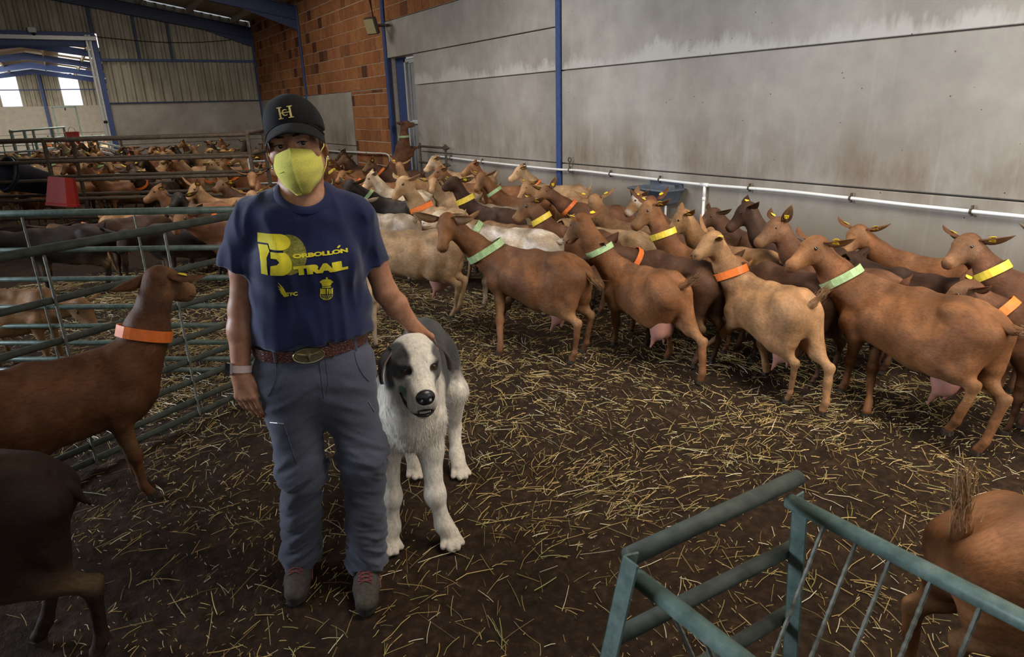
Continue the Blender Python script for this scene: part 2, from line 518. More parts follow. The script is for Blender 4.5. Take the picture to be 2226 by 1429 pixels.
def make_goat(g, label=None, group=None, name='goat'):
    g.setdefault('s', 1.0); g.setdefault('L', .66)
    g['feet'] = g.get('feet') or default_feet(g['s'], g['L'], g.get('step', 0))
    s = g['s']; rng = random.Random(str(g.get('P')))
    b, J = goat_solid(g)
    root = empty(name, (*g['o'], g.get('z', 0)), radians(g['hd']))
    if g.get('pitch'): root.rotation_euler = (0, -radians(g['pitch']), radians(g['hd']))
    tag(root, label, 'goat', group)
    vox = g.get('vox', .016)
    V, F = b.mesh(vox, 1, lambda P: .0055*vnoise(P, 13, int(s*50))+.003*vnoise(P, 30, 2))
    h, d, lat, u, hl, p = J['h'], J['d'], J['lat'], J['u'], J['hl'], J['p']
    # natural coat marks: paler muzzle, darker shanks and back line
    c = np.zeros((len(V), 3))
    nz = vnoise(V, 9, 3)*.25
    hp = (V-_v(h(.12, 0, -.05)))
    hd_ = np.abs(hp@d)/(.11*hl); hr = np.sqrt(np.maximum((hp**2).sum(1)-(hp@d)**2, 0))/(.085*hl)
    inhead = 1-sstep(.85, 1.15, np.maximum(hd_, hr))
    c[:, 0] = inhead*g.get('face', .25)*(.6+.4*sstep(.0, .1, hp@d))+np.clip(g.get('belly', .22)*(1-sstep(.28*s, .42*s, V[:, 2]))*sstep(.22*s, .30*s, V[:, 2]), 0, 1)
    c[:, 1] = np.clip((1-sstep(.02*s, .30*s, V[:, 2]+nz*.1))*g.get('shank', .35), 0, 1)
    back = sstep(.60*s, .72*s, V[:, 2]+nz*.05)*(1-inhead)*(1-sstep(.03, .09, np.abs(V[:, 1]+nz*.04)))
    c[:, 1] = np.maximum(c[:, 1], back*g.get('ridge', .35))
    c[:, 2] = np.clip(g.get('white', 0)*sstep(-.3, .35, vnoise(V, 14, 8))*(inhead if g.get('whiteface') else 1-.75*inhead)*sstep(.2, .45, V[:, 2]), 0, 1)
    if g.get('palebody'): c[:, 0] = np.clip(c[:, 0]+g['palebody']*sstep(.3, .5, V[:, 2]+nz*.2)*(1-inhead*.3), 0, 1)
    me = mesh_np('body', V, F, True, np.clip(c, 0, 1))
    col = (*g['col'], 1)
    def part(nm, mesh, parent=root, M=None, mat=None):
        o = obj(nm, mesh, parent, mat); o.color = col
        if M is not None: o.matrix_parent_inverse = Matrix(); o.matrix_local = M
        return o
    part('body', me, mat=M_COAT)
    # ears, with tags on them
    et = g.get('ears', ((.9, .0, -.30), (.9, .0, -.30)))    # lat, up, along muzzle
    for i, y in enumerate((1, -1)):
        a, bz, cx = et[i]
        x = norm(lat*y*a+u*bz+d*cx)
        z = norm(d*.55-u*.35*g.get('earface', 1)+lat*y*.2)
        o = h(.012, .052*y, -.018)
        e = part('ear', ear_mesh(s*g.get('earsize', 1), g.get('droop', .4)), M=frame_m(o, x, z), mat=M_COAT)
        if g.get('tags', 3) & (1 << i):
            tm = Matrix.Translation((.062*s, 0, .008)) @ Matrix.Rotation(rng.uniform(-.5, .5)+1.57, 4, 'Z')
            q = obj('ear_tag', tag_mesh(), e); q.matrix_local = tm
            q2 = obj('ear_tag', tag_mesh(), e); q2.matrix_local = Matrix.Translation((.062*s, 0, -.010)) @ Matrix.Rotation(1.57, 4, 'Z')
    for y in (1, -1):
        part('eye', eye_mesh(.0150*hl), M=Matrix.Translation(Vector(h(.080, .0462*y, -.020))))
    if vox < .015 or g.get('muzzle'):
        for y in (1, -1):
            q = obj('nostril', eye_mesh(.0068*hl), root); q.matrix_local = frame_m(h(.247, .0165*y, -.044), lat*y+d*.4, u) @ Matrix.Diagonal((1.3, .55, .8, 1))
        pts = [h(.188, -.0362, -.080), h(.212, -.0358, -.078), h(.238, -.0285, -.075), h(.2555, 0, -.073), h(.238, .0285, -.075), h(.212, .0358, -.078), h(.188, .0362, -.080)]
        MB().tube(catmull(pts, 3), .0019*hl, 5).build('mouth_line', M_LIP, root, True)
    if g.get('horns'):
        for y in (1, -1):
            pts = []; rr = []
            for i in range(14):
                t = i/13; an = -.3+t*3.6*.9
                pts.append(h(-.005-.075*sin(an)*1.0+.0*t, (.028+.075*t)*y, .0+.075*(1-cos(an))*.8+.02)); rr.append((.019-.014*t)*(1+.06*(i % 2)))
            o = MB().tube(pts, rr, 9).build('horn', M_HORN, root, True)
    # udder
    if g.get('udder', 0) > 0:
        a = g['udder']; q = SDF(); q.cone(p(-.19, 0, .42), p(-.185, 0, .36), .065*s, .06*s*a, .04)
        for y in (1, -1):
            q.ell(p(-.18, .034*y, .315), np.array((.062, .045, .085))*s*a, None, .03)
            q.cone(p(-.165, .045*y, .255), p(-.135, .062*y, .255-.085*a), .022*s, .008*s, .02)
        V2, F2 = q.mesh(.011 if g.get('detail') else .016, 1)
        part('udder', mesh_np('udder', V2, F2), mat=M_UDDER)
    # tail with hair
    td = norm(g.get('tail', (-.5, 0, .85))); q = SDF(); t0 = p(-.335, 0, .615)
    tl_ = g.get('tlen', 1.0); q.cone(t0-td*.01, t0+td*.05*s, .026*s, .021*s, .02); q.cone(t0+td*.05*s, t0+td*.125*s*tl_, .021*s, .007*s, .02)
    V2, F2 = q.mesh(.011, 1)
    tl = part('tail', mesh_np('tail', V2, F2, True, np.zeros((len(V2), 3))), mat=M_COAT)
    if g.get('detail'):
        hv = []; hf = []
        for i in range(260):
            a = rng.random(); st = t0+td*(.02+.10*a*tl_)*s
            dv = norm(td+np.array([rng.gauss(0, .15) for _ in range(3)])); sd = norm(np.cross(dv, [rng.gauss(0, 1) for _ in range(3)]))
            st = st+np.array([rng.gauss(0, .011) for _ in range(3)]); ln = (.045+.04*rng.random())*s
            k0 = len(hv); hv += [st-sd*.0013, st+sd*.0013, st+dv*ln]; hf.append((k0, k0+1, k0+2))
        hc = np.zeros((len(hv), 3)); hc[:, 0] = g.get('tailpale', .4)
        o = part('tail_hair', mesh_np('tail_hair', np.array(hv), np.array(hf), False, hc), tl, mat=M_COAT)
        o['kind'] = 'stuff'
    if g.get('hooves', True):
        for i in range(4):
            fx, fy, fz = g['feet'][i]
            part('hoof', hoof_mesh(s), M=Matrix.Translation((fx, fy, fz)))
    if g.get('collar'):
        t = g.get('ct', .42); bp = _v(J['nb']*.9+p(.31, 0, .5)*.1); c0 = bp*(1-t)+_v(J['top'])*t
        ax = norm(_v(J['top'])-bp); ax = norm(ax+norm(np.cross(np.cross(ax, (0, 0, 1)), ax))*g.get('tilt', .15))
        e1 = norm(np.cross(ax, lat)); e2 = np.cross(ax, e1); n = 22; V3 = []; F3 = []; hw = .019*g.get('cw', 1)
        base = []
        for i in range(n):
            a = 2*pi*i/n; dr = e1*cos(a)+e2*sin(a)
            base.append((dr, max(b.march(c0+ax*w, dr, .02, .25, .003) for w in (-hw, 0, hw))))
        for dr, r in base:
            for w, o in ((-hw, .004), (hw, .004), (hw, .0085), (-hw, .0085)):
                V3.append(c0+ax*w+dr*(r+o))
        for i in range(n):
            j = (i+1) % n
            for k in range(4): F3.append((i*4+k, i*4+(k+1) % 4, j*4+(k+1) % 4, j*4+k))
        cme = mesh_np('collar', np.array(V3), np.array(F3)[:, ::-1], False)
        o = obj('collar', cme, root, M_COLLAR[g['collar']])
        if g.get('buckle'):
            dr, r = base[g['buckle']]; q = c0+dr*(r+.012)
            bb = MB(); R = Matrix((Vector(np.cross(ax, dr)), Vector(ax), Vector(dr))).transposed()
            bb.bevbox(q, (.016, .05, .008), .002, R)
            bb.build('collar_clip', M_COLLAR[g['collar']], o)
    return root
# each goat: base point, heading, joints in its own frame (m), coat, what singles it out
GOATS = [
 dict(o=(2.531, 3.605), hd=106.4, s=1.0, L=0.74, P=(0.625, 0.227, 0.922), N=(0.572, 0.362, 0.718), feet=[(0.14, 0.255, 0.0), (0.544, -0.144, -0.0), (-0.348, 0.091, 0.0), (-0.294, -0.127, 0.0)], col=(0.16, 0.066, 0.026), collar='green', ct=0.3, cw=1.3, tilt=0.35, udder=1.0, detail=1, vox=0.01, face=0.05, belly=0.35, buckle=2, tail=(-0.75, 0.0, -0.45), ears=((0.85, 0.3, 0.2), (0.85, 0.35, 0.1)), tags=0, earface=-1, earsize=1.15, droop=0.5, wide=1.08, lb='red-brown goat with a pale green collar facing the camera, beside the dog'),
 dict(o=(2.919, 2.959), hd=88, s=0.917, L=0.605, P=(0.477, 0.163, 0.938), N=(0.638, 0.198, 0.779), feet=[(0.386, -0.07, 0.0), (0.531, -0.353, 0.0), (-0.046, -0.163, -0.0), (-0.452, -0.045, 0.0)], col=(0.192, 0.078, 0.029), collar='green', ct=0.52, udder=1.05, detail=1, vox=0.01, face=0.3, tlen=1.4, tail=(-0.75, -0.1, 0.6), lb='chestnut goat with pale green collar and raised tail, second in the near row'),
 dict(o=(3.217, 2.26), hd=78, s=0.903, L=0.596, P=(0.421, 0.09, 0.866), N=(0.373, 0.294, 0.782), feet=[(0.652, -0.059, 0.0), (0.133, -0.136, 0.0), (-0.239, 0.043, 0.0), (-0.435, -0.018, 0.0)], col=(0.31, 0.16, 0.07), collar='orange', ct=0.4, cw=1.2, udder=1.05, detail=1, vox=0.01, face=0.55, wattle=1, ears=((0.55, 0.35, 0.75), (0.75, 0.65, -0.35)), tail=(-0.55, -0.1, 0.8), tlen=1.4, tailpale=0.6, shank=0.1, ridge=0.1, tags=1, lb='light tan goat with a pale face and bright orange collar in the near row'),
 dict(o=(3.436, 1.561), hd=80, s=1.0, L=0.76, P=(0.57, 0.126, 0.89), N=(0.569, 0.352, 0.783), feet=[(0.386, -0.002, 0.0), (0.101, 0.145, 0.0), (-0.318, 0.119, 0.08), (-0.418, 0.042, 0.0)], col=(0.192, 0.078, 0.029), collar='green', ct=0.42, cw=1.15, udder=1.15, detail=1, vox=0.01, face=0.15, wattle=1, tail=(-0.9, 0, 0.1), tags=1, wide=1.05, lb='large brown goat with a pale green collar striding at the right edge'),
 dict(o=(3.707, 0.93), hd=85, s=0.917, L=0.605, P=(0.52, 0.1, 0.73), N=(0.66, 0.22, 0.58), col=(0.135, 0.056, 0.026), collar='orange', ct=0.5, cw=1.2, udder=1.0, tags=2, lb='brown goat with low head and red-orange collar cut by the right edge'),
 dict(o=(4.16, 1.133), hd=88, s=0.972, L=0.642, P=(0.545, 0.06, 0.877), N=(0.567, 0.275, 0.767), col=(0.135, 0.056, 0.026), collar='yellow', ct=0.52, cw=1.2, lb='brown goat with yellow collar and raised head by the wall, far right'),
 dict(o=(4.651, 1.086), hd=95, s=0.972, L=0.642, P=(0.365, 0.098, 0.887), N=(0.394, 0.328, 0.813), col=(0.25, 0.18, 0.115), lb='greyish pale-backed goat under the pipe at the right frame edge', shank=0.2, tags=0),
 dict(o=(4.46, 1.925), hd=92, s=0.917, L=0.605, P=(0.531, 0.082, 0.804), N=(0.54, 0.256, 0.656), col=(0.192, 0.078, 0.029), lb='orange-brown goat with a bare neck looking left, alone before the wall at the right'),
 dict(o=(4.129, 1.819), hd=84, s=0.875, L=0.578, P=(0.55, 0.02, 0.66), N=(0.72, 0.06, 0.5), col=(0.055, 0.026, 0.015), tags=0, lb='dark brown goat with lowered head between the two green-collared goats at the right'),
 dict(o=(3.848, 2.172), hd=95, s=0.917, L=0.605, P=(0.477, 0.049, 0.901), N=(0.551, 0.224, 0.773), col=(0.135, 0.056, 0.026), ears=((0.55, 0.6, -0.2), (0.8, 0.0, -0.4)), lb='brown goat with one ear pricked up and large yellow ear tags, below the pipe'),
 dict(o=(4.181, 2.641), hd=100, s=0.931, L=0.614, P=(0.495, 0.054, 0.92), N=(0.622, 0.158, 0.756), col=(0.055, 0.026, 0.015), face=0, tags=2, lb='nearly black-brown goat with head held high, right of the drinking bowl'),
 dict(o=(3.536, 2.309), hd=84, s=0.917, L=0.605, P=(0.6, 0.02, 0.62), N=(0.76, 0.06, 0.46), col=(0.085, 0.038, 0.019), tags=0, lb='dark bodied goat walking behind the light tan goat with the orange collar'),
 dict(o=(4.394, 3.099), hd=98, s=0.889, L=0.587, P=(0.49, 0.089, 0.81), N=(0.581, 0.255, 0.694), col=(0.085, 0.038, 0.019), tags=0, face=0.1, lb='dark brown goat with drooping ears just right of the white downpipe'),
 dict(o=(3.833, 2.954), hd=95, s=0.917, L=0.605, P=(0.47, 0.087, 0.87), N=(0.564, 0.206, 0.698), col=(0.31, 0.16, 0.07), face=0.35, tags=1, lb='tan goat with a blurred pale cheek, below the right end of the drinking bowl'),
 dict(o=(4.021, 3.504), hd=100, s=0.917, L=0.605, P=(0.442, 0.059, 0.907), N=(0.566, -0.058, 0.754), col=(0.135, 0.056, 0.026), ears=((0.7, 0.5, 0), (0.7, 0.6, 0)), lb='brown goat with erect tagged ears straight below the drinking bowl'),
 dict(o=(3.536, 2.995), hd=92, s=0.917, L=0.605, P=(0.47, 0.106, 0.963), N=(0.507, 0.272, 0.809), col=(0.192, 0.078, 0.029), collar='yellow', ct=0.55, cw=1.15, face=0.35, lb='orange-tan goat with a yellow collar, left of the drinking bowl'),
 dict(o=(4.4, 3.988), hd=105, s=0.917, L=0.605, P=(0.461, 0.067, 0.872), N=(0.567, 0.173, 0.698), col=(0.31, 0.16, 0.07), white=0.9, whiteface=1, face=0.5, tags=0, lb='tan goat with a white speckled cheek, left of the drinking bowl'),
 dict(o=(4.03, 4.176), hd=112, s=0.917, L=0.605, P=(0.431, 0.033, 0.874), N=(0.482, -0.137, 0.729), col=(0.31, 0.16, 0.07), ears=((0.95, 0.2, -0.1), (0.95, 0.45, -0.1)), lb='tan goat seen from behind the head with both tagged ears spread wide'),
 dict(o=(3.221, 2.941), hd=84, s=0.944, L=0.623, P=(0.404, 0.337, 0.753), N=(0.549, 0.464, 0.616), col=(0.085, 0.038, 0.019), collar='orange', ct=0.45, tags=0, lb='dark brown goat with an orange collar, its long back sloping behind the chestnut goat'),
 dict(o=(3.747, 4.114), hd=110, s=0.889, L=0.587, P=(0.55, 0.02, 0.68), N=(0.74, 0.07, 0.53), col=(0.37, 0.225, 0.115), tags=0, lb='light tan goat whose back shows left of the blue column, behind two heads'),
 dict(o=(3.41, 4.192), hd=100, s=0.944, L=0.623, P=(0.479, 0.135, 0.896), N=(0.545, 0.312, 0.754), col=(0.135, 0.056, 0.026), collar='yellow', ct=0.62, cw=1.2, face=0.3, lb='brown goat with a bright yellow collar looking left, middle of the flock'),
 dict(o=(4.503, 5.222), hd=112, s=0.917, L=0.605, P=(0.576, 0.147, 0.829), N=(0.609, 0.363, 0.758), col=(0.135, 0.056, 0.026), collar='orange', ct=0.35, ears=((0.6, 0.8, -0.2), (0.8, 0.1, 0.2)), lb='brown goat with an orange collar in front of the foot of the blue column'),
 dict(o=(4.696, 5.934), hd=120, s=0.917, L=0.605, P=(0.543, 0.096, 0.818), N=(0.626, 0.231, 0.652), col=(0.31, 0.16, 0.07), lb='tan goat with a long pointed ear and a yellow tag, left of the blue column'),
 dict(o=(5.233, 6.805), hd=125, s=0.944, L=0.623, P=(0.562, 0.079, 0.904), N=(0.736, 0.167, 0.77), col=(0.37, 0.225, 0.115), collar='orange', ct=0.45, face=0.5, tags=1, lb='cream-tan goat with a red collar and head up against the wall'),
 dict(o=(4.726, 7.26), hd=125, s=0.944, L=0.623, P=(0.491, 0.061, 0.964), N=(0.668, 0.159, 0.842), col=(0.192, 0.078, 0.029), tags=0, lb='red-brown goat with head up just under the white pipe'),
 dict(o=(4.253, 6.218), hd=110, s=0.917, L=0.605, P=(0.526, 0.159, 0.925), N=(0.518, 0.32, 0.762), col=(0.192, 0.078, 0.029), collar='green', ct=0.55, tags=2, face=0.35, lb='red-brown goat with a pale green collar behind the dark yellow-collared goat'),
 dict(o=(3.457, 5.612), hd=98, s=0.972, L=0.642, P=(0.448, 0.143, 0.968), N=(0.365, 0.369, 0.938), col=(0.055, 0.026, 0.015), collar='yellow', ct=0.55, cw=1.4, face=0.0, lb='dark brown goat with a wide yellow collar, its black head turned away'),
 dict(o=(4.586, 7.891), hd=120, s=0.944, L=0.623, P=(0.497, 0.106, 0.87), N=(0.648, 0.252, 0.76), col=(0.192, 0.078, 0.029), collar='orange', ct=0.55, tags=0, lb='orange-brown goat with a red collar below the small wall rack'),
 dict(o=(4.937, 8.71), hd=130, s=1.042, L=0.688, P=(0.515, 0.062, 0.955), N=(0.696, 0.158, 0.794), col=(0.37, 0.225, 0.115), face=1.0, white=0.4, whiteface=1, tags=0, lb='white-faced goat beside the small wall rack'),
 dict(o=(2.964, 4.5), hd=112, s=0.972, L=0.758, P=(0.613, 0.178, 0.802), N=(0.65, 0.418, 0.787), col=(0.45, 0.34, 0.23), collar='green', ct=0.3, cw=1.3, white=0.9, face=0.2, detail=1, vox=0.011, tail=(-0.8, 0, 0.25), tags=1, lb='whitish grey long-haired goat whose back shows behind the green-collared red-brown goat'),
 dict(o=(3.015, 5.896), hd=96, s=1.0, L=0.66, P=(0.437, 0.163, 0.987), N=(0.401, 0.351, 0.826), col=(0.37, 0.225, 0.115), palebody=0.45, collar='orange', ct=0.3, cw=1.3, face=0.8, tags=2, lb='pale cream goat with an orange collar and a curly forelock, left of the flock'),
 dict(o=(3.724, 5.828), hd=100, s=0.917, L=0.642, P=(0.56, 0.05, 0.7), N=(0.75, 0.1, 0.5499999999999999), col=(0.25, 0.18, 0.115), tags=0, lb='greyish brown goat with only its back in view, behind the pale cream goat'),
 dict(o=(3.166, 4.867), hd=104, s=0.917, L=0.697, P=(0.58, 0.02, 0.68), N=(0.77, 0.07, 0.53), col=(0.31, 0.16, 0.07), tags=0, lb='brown-tan goat whose smooth back lies between the pale and the yellow-collared goats'),
 dict(o=(4.449, 9.331), hd=130, s=0.917, L=0.605, P=(0.344, 0.006, 0.885), N=(0.347, -0.166, 0.734), col=(0.31, 0.16, 0.07), ears=((0.8, 0.6, -0.1), (0.8, 0.3, 0)), tags=1, lb='tan goat seen from behind with one pale pricked ear, under the tall door'),
 dict(o=(3.975, 7.283), hd=115, s=0.917, L=0.605, P=(0.293, 0.14, 0.825), N=(0.191, 0.321, 0.727), col=(0.37, 0.225, 0.115), ears=((0.9, 0.6, 0), (0.9, 0.1, 0)), tags=2, lb='light tan goat with a yellow tag hanging from its ear, behind the cream goat'),
 dict(o=(3.536, 7.79), hd=120, s=0.944, L=0.623, P=(0.477, 0.114, 0.888), N=(0.596, 0.233, 0.722), col=(0.45, 0.34, 0.23), face=0.9, tags=2, lb='pale goat with a whitish cheek, right behind the dark brown goat'),
 dict(o=(3.015, 6.748), hd=100, s=0.972, L=0.642, P=(0.532, 0.357, 0.911), N=(0.475, 0.547, 0.77), col=(0.022, 0.015, 0.011), collar='green', ct=0.6, tags=2, face=0.0, lb='black-brown goat with a pale green collar next to the woman shoulder'),
 dict(o=(4.703, 10.484), hd=135, s=0.944, L=0.623, P=(0.555, 0.097, 0.841), N=(0.651, 0.278, 0.724), col=(0.085, 0.038, 0.019), collar='orange', ct=0.5, ears=((0.7, 0.8, 0), (0.9, 0.1, 0)), lb='dark brown goat with a dark upright ear, below the brick corner'),
 dict(o=(4.485, 11.486), hd=140, s=0.944, L=0.623, P=(0.418, 0.028, 0.899), N=(0.549, 0.201, 0.804), col=(0.085, 0.038, 0.019), tags=0, lb='dark brown goat with head raised before the far concrete panel'),
 dict(o=(3.709, 8.929), hd=130, s=0.944, L=0.623, P=(0.58, 0.15, 0.841), N=(0.59, 0.361, 0.737), col=(0.192, 0.078, 0.029), tags=3, collar='orange', ct=0.5, lb='orange-brown goat with two round yellow tags, next to the woman ear'),
 dict(o=(2.598, 6.232), hd=120, s=0.917, L=0.605, P=(0.272, 0.056, 0.796), N=(0.473, -0.038, 0.74), col=(0.25, 0.18, 0.115), white=0.35, detail=1, vox=0.011, tags=0, face=0.2, earsize=0.8, lb='grey-brown long-haired goat with a fluffy ear beside the woman sleeve'),
 dict(o=(2.215, 4.912), hd=135, s=1.0, L=0.8, P=(0.52, 0.05, 0.8), N=(0.71, 0.1, 0.65), col=(0.37, 0.225, 0.115), udder=1.25, detail=1, vox=0.011, tail=(-0.6, 0, -0.6), belly=0.1, tags=0, lb='large tan goat standing behind the woman arm, its rump towards the dog'),
 dict(o=(1.573, 4.543), hd=262, s=0.861, L=0.568, P=(0.537, -0.04, 0.626), N=(0.707, -0.058, 0.496), col=(0.45, 0.34, 0.23), face=0.9, tags=0, lb='pale goat with lowered face peering between the woman side and her arm'),
 dict(o=(-0.305, 3.133), hd=6, s=1.0, L=0.78, P=(0.551, 0.047, 0.994), N=(0.732, 0.177, 0.882), col=(0.12, 0.047, 0.019), collar='orange', ct=0.45, cw=1.3, udder=0.8, detail=1, vox=0.01, tags=2, ears=((0.5, -0.6, -0.4), (0.55, 0.05, 0.8)), lb='red-brown goat with an orange collar in the left foreground, head turned away', buckle=16),
 dict(o=(-0.568, 2.262), hd=165, s=1.028, L=0.719, P=(0.55, 0.05, 0.9), N=(0.74, 0.1, 0.75), feet=[(0.3, 0.082, 0), (0.3, -0.082, 0), (-0.371, 0.036, 0.0), (-0.172, -0.108, 0.0)], col=(0.028, 0.014, 0.009), tags=0, vox=0.012, tail=(-0.55, 0, -0.8), face=0, shank=0.6, lb='very dark goat in the bottom left corner, deep in shadow'),
 dict(o=(1.891, 0.369), hd=-36, s=0.972, L=0.661, P=(0.55, 0.05, 0.8), N=(0.74, 0.1, 0.65), feet=[(0.275, 0.078, 0), (0.275, -0.078, 0), (-0.254, 0.176, 0.0), (-0.174, 0.097, 0.0)], col=(0.192, 0.078, 0.029), udder=0.6, detail=1, vox=0.01, tail=(-0.12, 0, 1), tlen=1.5, tailpale=0.75, tags=0, lb='red-brown goat with an upright tail behind the green hay rack'),
 dict(o=(1.254, 8.479), hd=165, s=0.944, L=0.623, P=(0.439, -0.004, 0.887), N=(0.639, 0.046, 0.773), col=(0.192, 0.078, 0.029), face=0.3, collar='green', ct=0.42, tags=1, lb='red-brown goat facing left above the top rail of the pen'),
 dict(o=(1.351, 7.843), hd=175, s=0.944, L=0.623, P=(0.417, -0.034, 0.858), N=(0.525, 0.161, 0.782), col=(0.022, 0.015, 0.011), face=0.0, tags=1, lb='black goat with head bent down beside the red-brown goat in the pen'),
 dict(o=(1.664, 8.776), hd=160, s=0.944, L=0.623, P=(0.433, 0.004, 0.855), N=(0.565, 0.138, 0.712), col=(0.31, 0.16, 0.07), face=0.5, tags=1, ears=((0.6, 0.6, 0), (0.6, 0.7, 0)), lb='tan goat with upright ears eating hay in the pen'),
 dict(o=(2.045, 8.968), hd=165, s=0.944, L=0.623, P=(0.466, -0.009, 0.846), N=(0.572, 0.197, 0.804), col=(0.085, 0.038, 0.019), tags=1, lb='dark brown goat with one black ear in the pen'),
 dict(o=(1.524, 7.33), hd=170, s=0.972, L=0.642, P=(0.54, 0.04, 0.78), N=(0.73, 0.09, 0.63), col=(0.085, 0.038, 0.019), collar='orange', ct=0.5, tags=1, lb='dark brown goat with an orange collar across the pen behind the woman shoulder'),
 dict(o=(2.136, 9.472), hd=250, s=0.972, L=0.642, P=(0.272, -0.055, 0.914), N=(0.474, -0.049, 0.779), col=(0.192, 0.078, 0.029), collar='green', ct=0.35, face=0.3, tags=1, lb='brown goat facing the camera with a pale green collar, left of the woman neck'),
 dict(o=(1.913, 8.226), hd=250, s=1.0, L=0.66, P=(0.538, -0.092, 0.829), N=(0.764, -0.106, 0.722), col=(0.31, 0.16, 0.07), tags=3, ears=((0.9, 0.4, 0), (0.9, 0.4, 0)), lb='tan goat peeking over the woman shoulder in front of the green-collared goat'),
 dict(o=(0.515, 8.388), hd=-20, s=0.958, L=0.632, P=(0.55, 0.0, 0.65), N=(0.74, 0.05, 0.5), col=(0.31, 0.16, 0.07), udder=0.8, tags=0, lb='tan goat with its back to the top rail, left of the black goat'),
 dict(o=(1.363, 6.687), hd=170, s=0.972, L=0.642, P=(0.562, 0.127, 0.808), N=(0.644, 0.334, 0.709), col=(0.135, 0.056, 0.026), udder=1.0, tags=0, lb='brown goat with a pale udder just behind the top rail by the woman sleeve'),
 dict(o=(0.854, 7.15), hd=185, s=0.944, L=0.623, P=(0.559, 0.221, 0.677), N=(0.657, 0.394, 0.55), col=(0.022, 0.015, 0.011), face=0.0, white=0.0, tags=0, lb='black goat lowering its pale muzzle between the rails'),
 dict(o=(0.496, 7.917), hd=200, s=0.944, L=0.623, P=(0.713, -0.159, 0.673), N=(0.826, 0.001, 0.541), col=(0.055, 0.026, 0.015), face=0.2, collar='orange', ct=0.5, ears=((1, 0.1, 0), (1, 0.1, 0)), tags=0, lb='dark brown goat with an orange collar facing the camera between the rails'),
 dict(o=(-0.135, 7.644), hd=170, s=0.944, L=0.623, P=(0.677, 0.093, 0.71), N=(0.724, 0.285, 0.581), col=(0.022, 0.015, 0.011), tags=0, lb='black goat at the left frame edge behind the rails'),
 dict(o=(-0.461, 5.426), hd=-33, s=0.8, L=0.528, P=(0.47, -0.05, 0.5), N=(0.6, -0.12, 0.3), col=(0.31, 0.16, 0.07), udder=0.6, detail=1, vox=0.012, tags=0, lb='light tan goat grazing with its head down behind the left rails'),
 dict(o=(5.8, 12.12), z=0.445, hd=-4, pitch=62, s=0.96, L=0.62, P=(0.7, 0, 0.75), N=(0.82, 0, 0.53), feet=[(0.42, 0.07, 0.22), (0.44, -0.07, 0.2), (-0.66, 0.08, 0.31), (-0.68, -0.08, 0.31)], col=(0.135, 0.056, 0.026), collar='green', ct=0.5, tags=0, tail=(-0.8, 0, -0.3), lb='brown goat reared up on its hind legs in front of the tall door'),
]
# ================================================================ the shed
XW, YB, ZE, SL = 5.71, 23.75, 4.42, .167          # long wall, end wall, eaves height, roof slope
def zroof(x): return ZE+SL*(XW-x) if x > -.7 else ZE+SL*(XW+.7)-SL*(-.7-x)

def soil_material():
    t = NT('soil', .93, .15)
    p = t.n('NewGeometry').outputs['Position']
    a = t.noise(p, 2.2, 5, .6); b = t.noise(p, 26, 6, .65); c = t.noise(p, 120, 4, .6)
    col = t.ramp(b, [(.25, (.010, .006, .0035)), (.52, (.029, .016, .0082)), (.8, (.070, .041, .022))])
    col = t.mix(1.0, col, t.ramp(a, [(.3, G(.72)), (.7, G(1.25))]), 'MULTIPLY')
    # trampled chaff mixed into the bedding
    ch = t.noise(t.mapping(p, (60, 9, 20), (0, 0, .6)), 1.0, 3, .7); ch2 = t.noise(t.mapping(p, (9, 70, 20), (0, 0, .3)), 1.0, 3, .7)
    m = t.math('MAXIMUM', t.math('MULTIPLY', t.math('SUBTRACT', ch, .66), 9, True), t.math('MULTIPLY', t.math('SUBTRACT', ch2, .67), 9, True))
    col = t.mix(t.math('MULTIPLY', m, .35), col, (.16, .11, .05))
    t.base(col); h = t.math('ADD', b, t.math('MULTIPLY', c, .5)); t.bump(h, .9, .022)
    return t.m
M_SOIL = soil_material()
def soil_h(X, Y):
    P = np.stack([X.ravel(), Y.ravel(), np.zeros(X.size)], 1)
    z = .012*vnoise(P, 3.1, 1)+.010*vnoise(P, 9, 2)+.010*vnoise(P, 23, 3)+.007*vnoise(P, 47, 4)
    return (z-.008).reshape(X.shape)
xs = np.concatenate([np.arange(-7.2, -2, .4), np.arange(-2, 4.2, .028), np.arange(4.2, 5.95, .10)])
ys = np.concatenate([np.arange(-4.5, 0, .4), np.arange(0, 6.2, .028), np.arange(6.2, 13, .10), np.arange(13, 46.5, .5)])
X, Y = np.meshgrid(xs, ys, indexing='ij'); Z = soil_h(X, Y)
V = np.stack([X, Y, Z], -1).reshape(-1, 3); nx, ny = X.shape
i = np.arange(nx*ny).reshape(nx, ny)
F = np.stack([i[:-1, :-1], i[1:, :-1], i[1:, 1:], i[:-1, 1:]], -1).reshape(-1, 4)
tag(obj('floor', mesh_np('floor', V, F), None, M_SOIL), 'dark trampled earth floor of the goat shed strewn with straw', kind='structure')

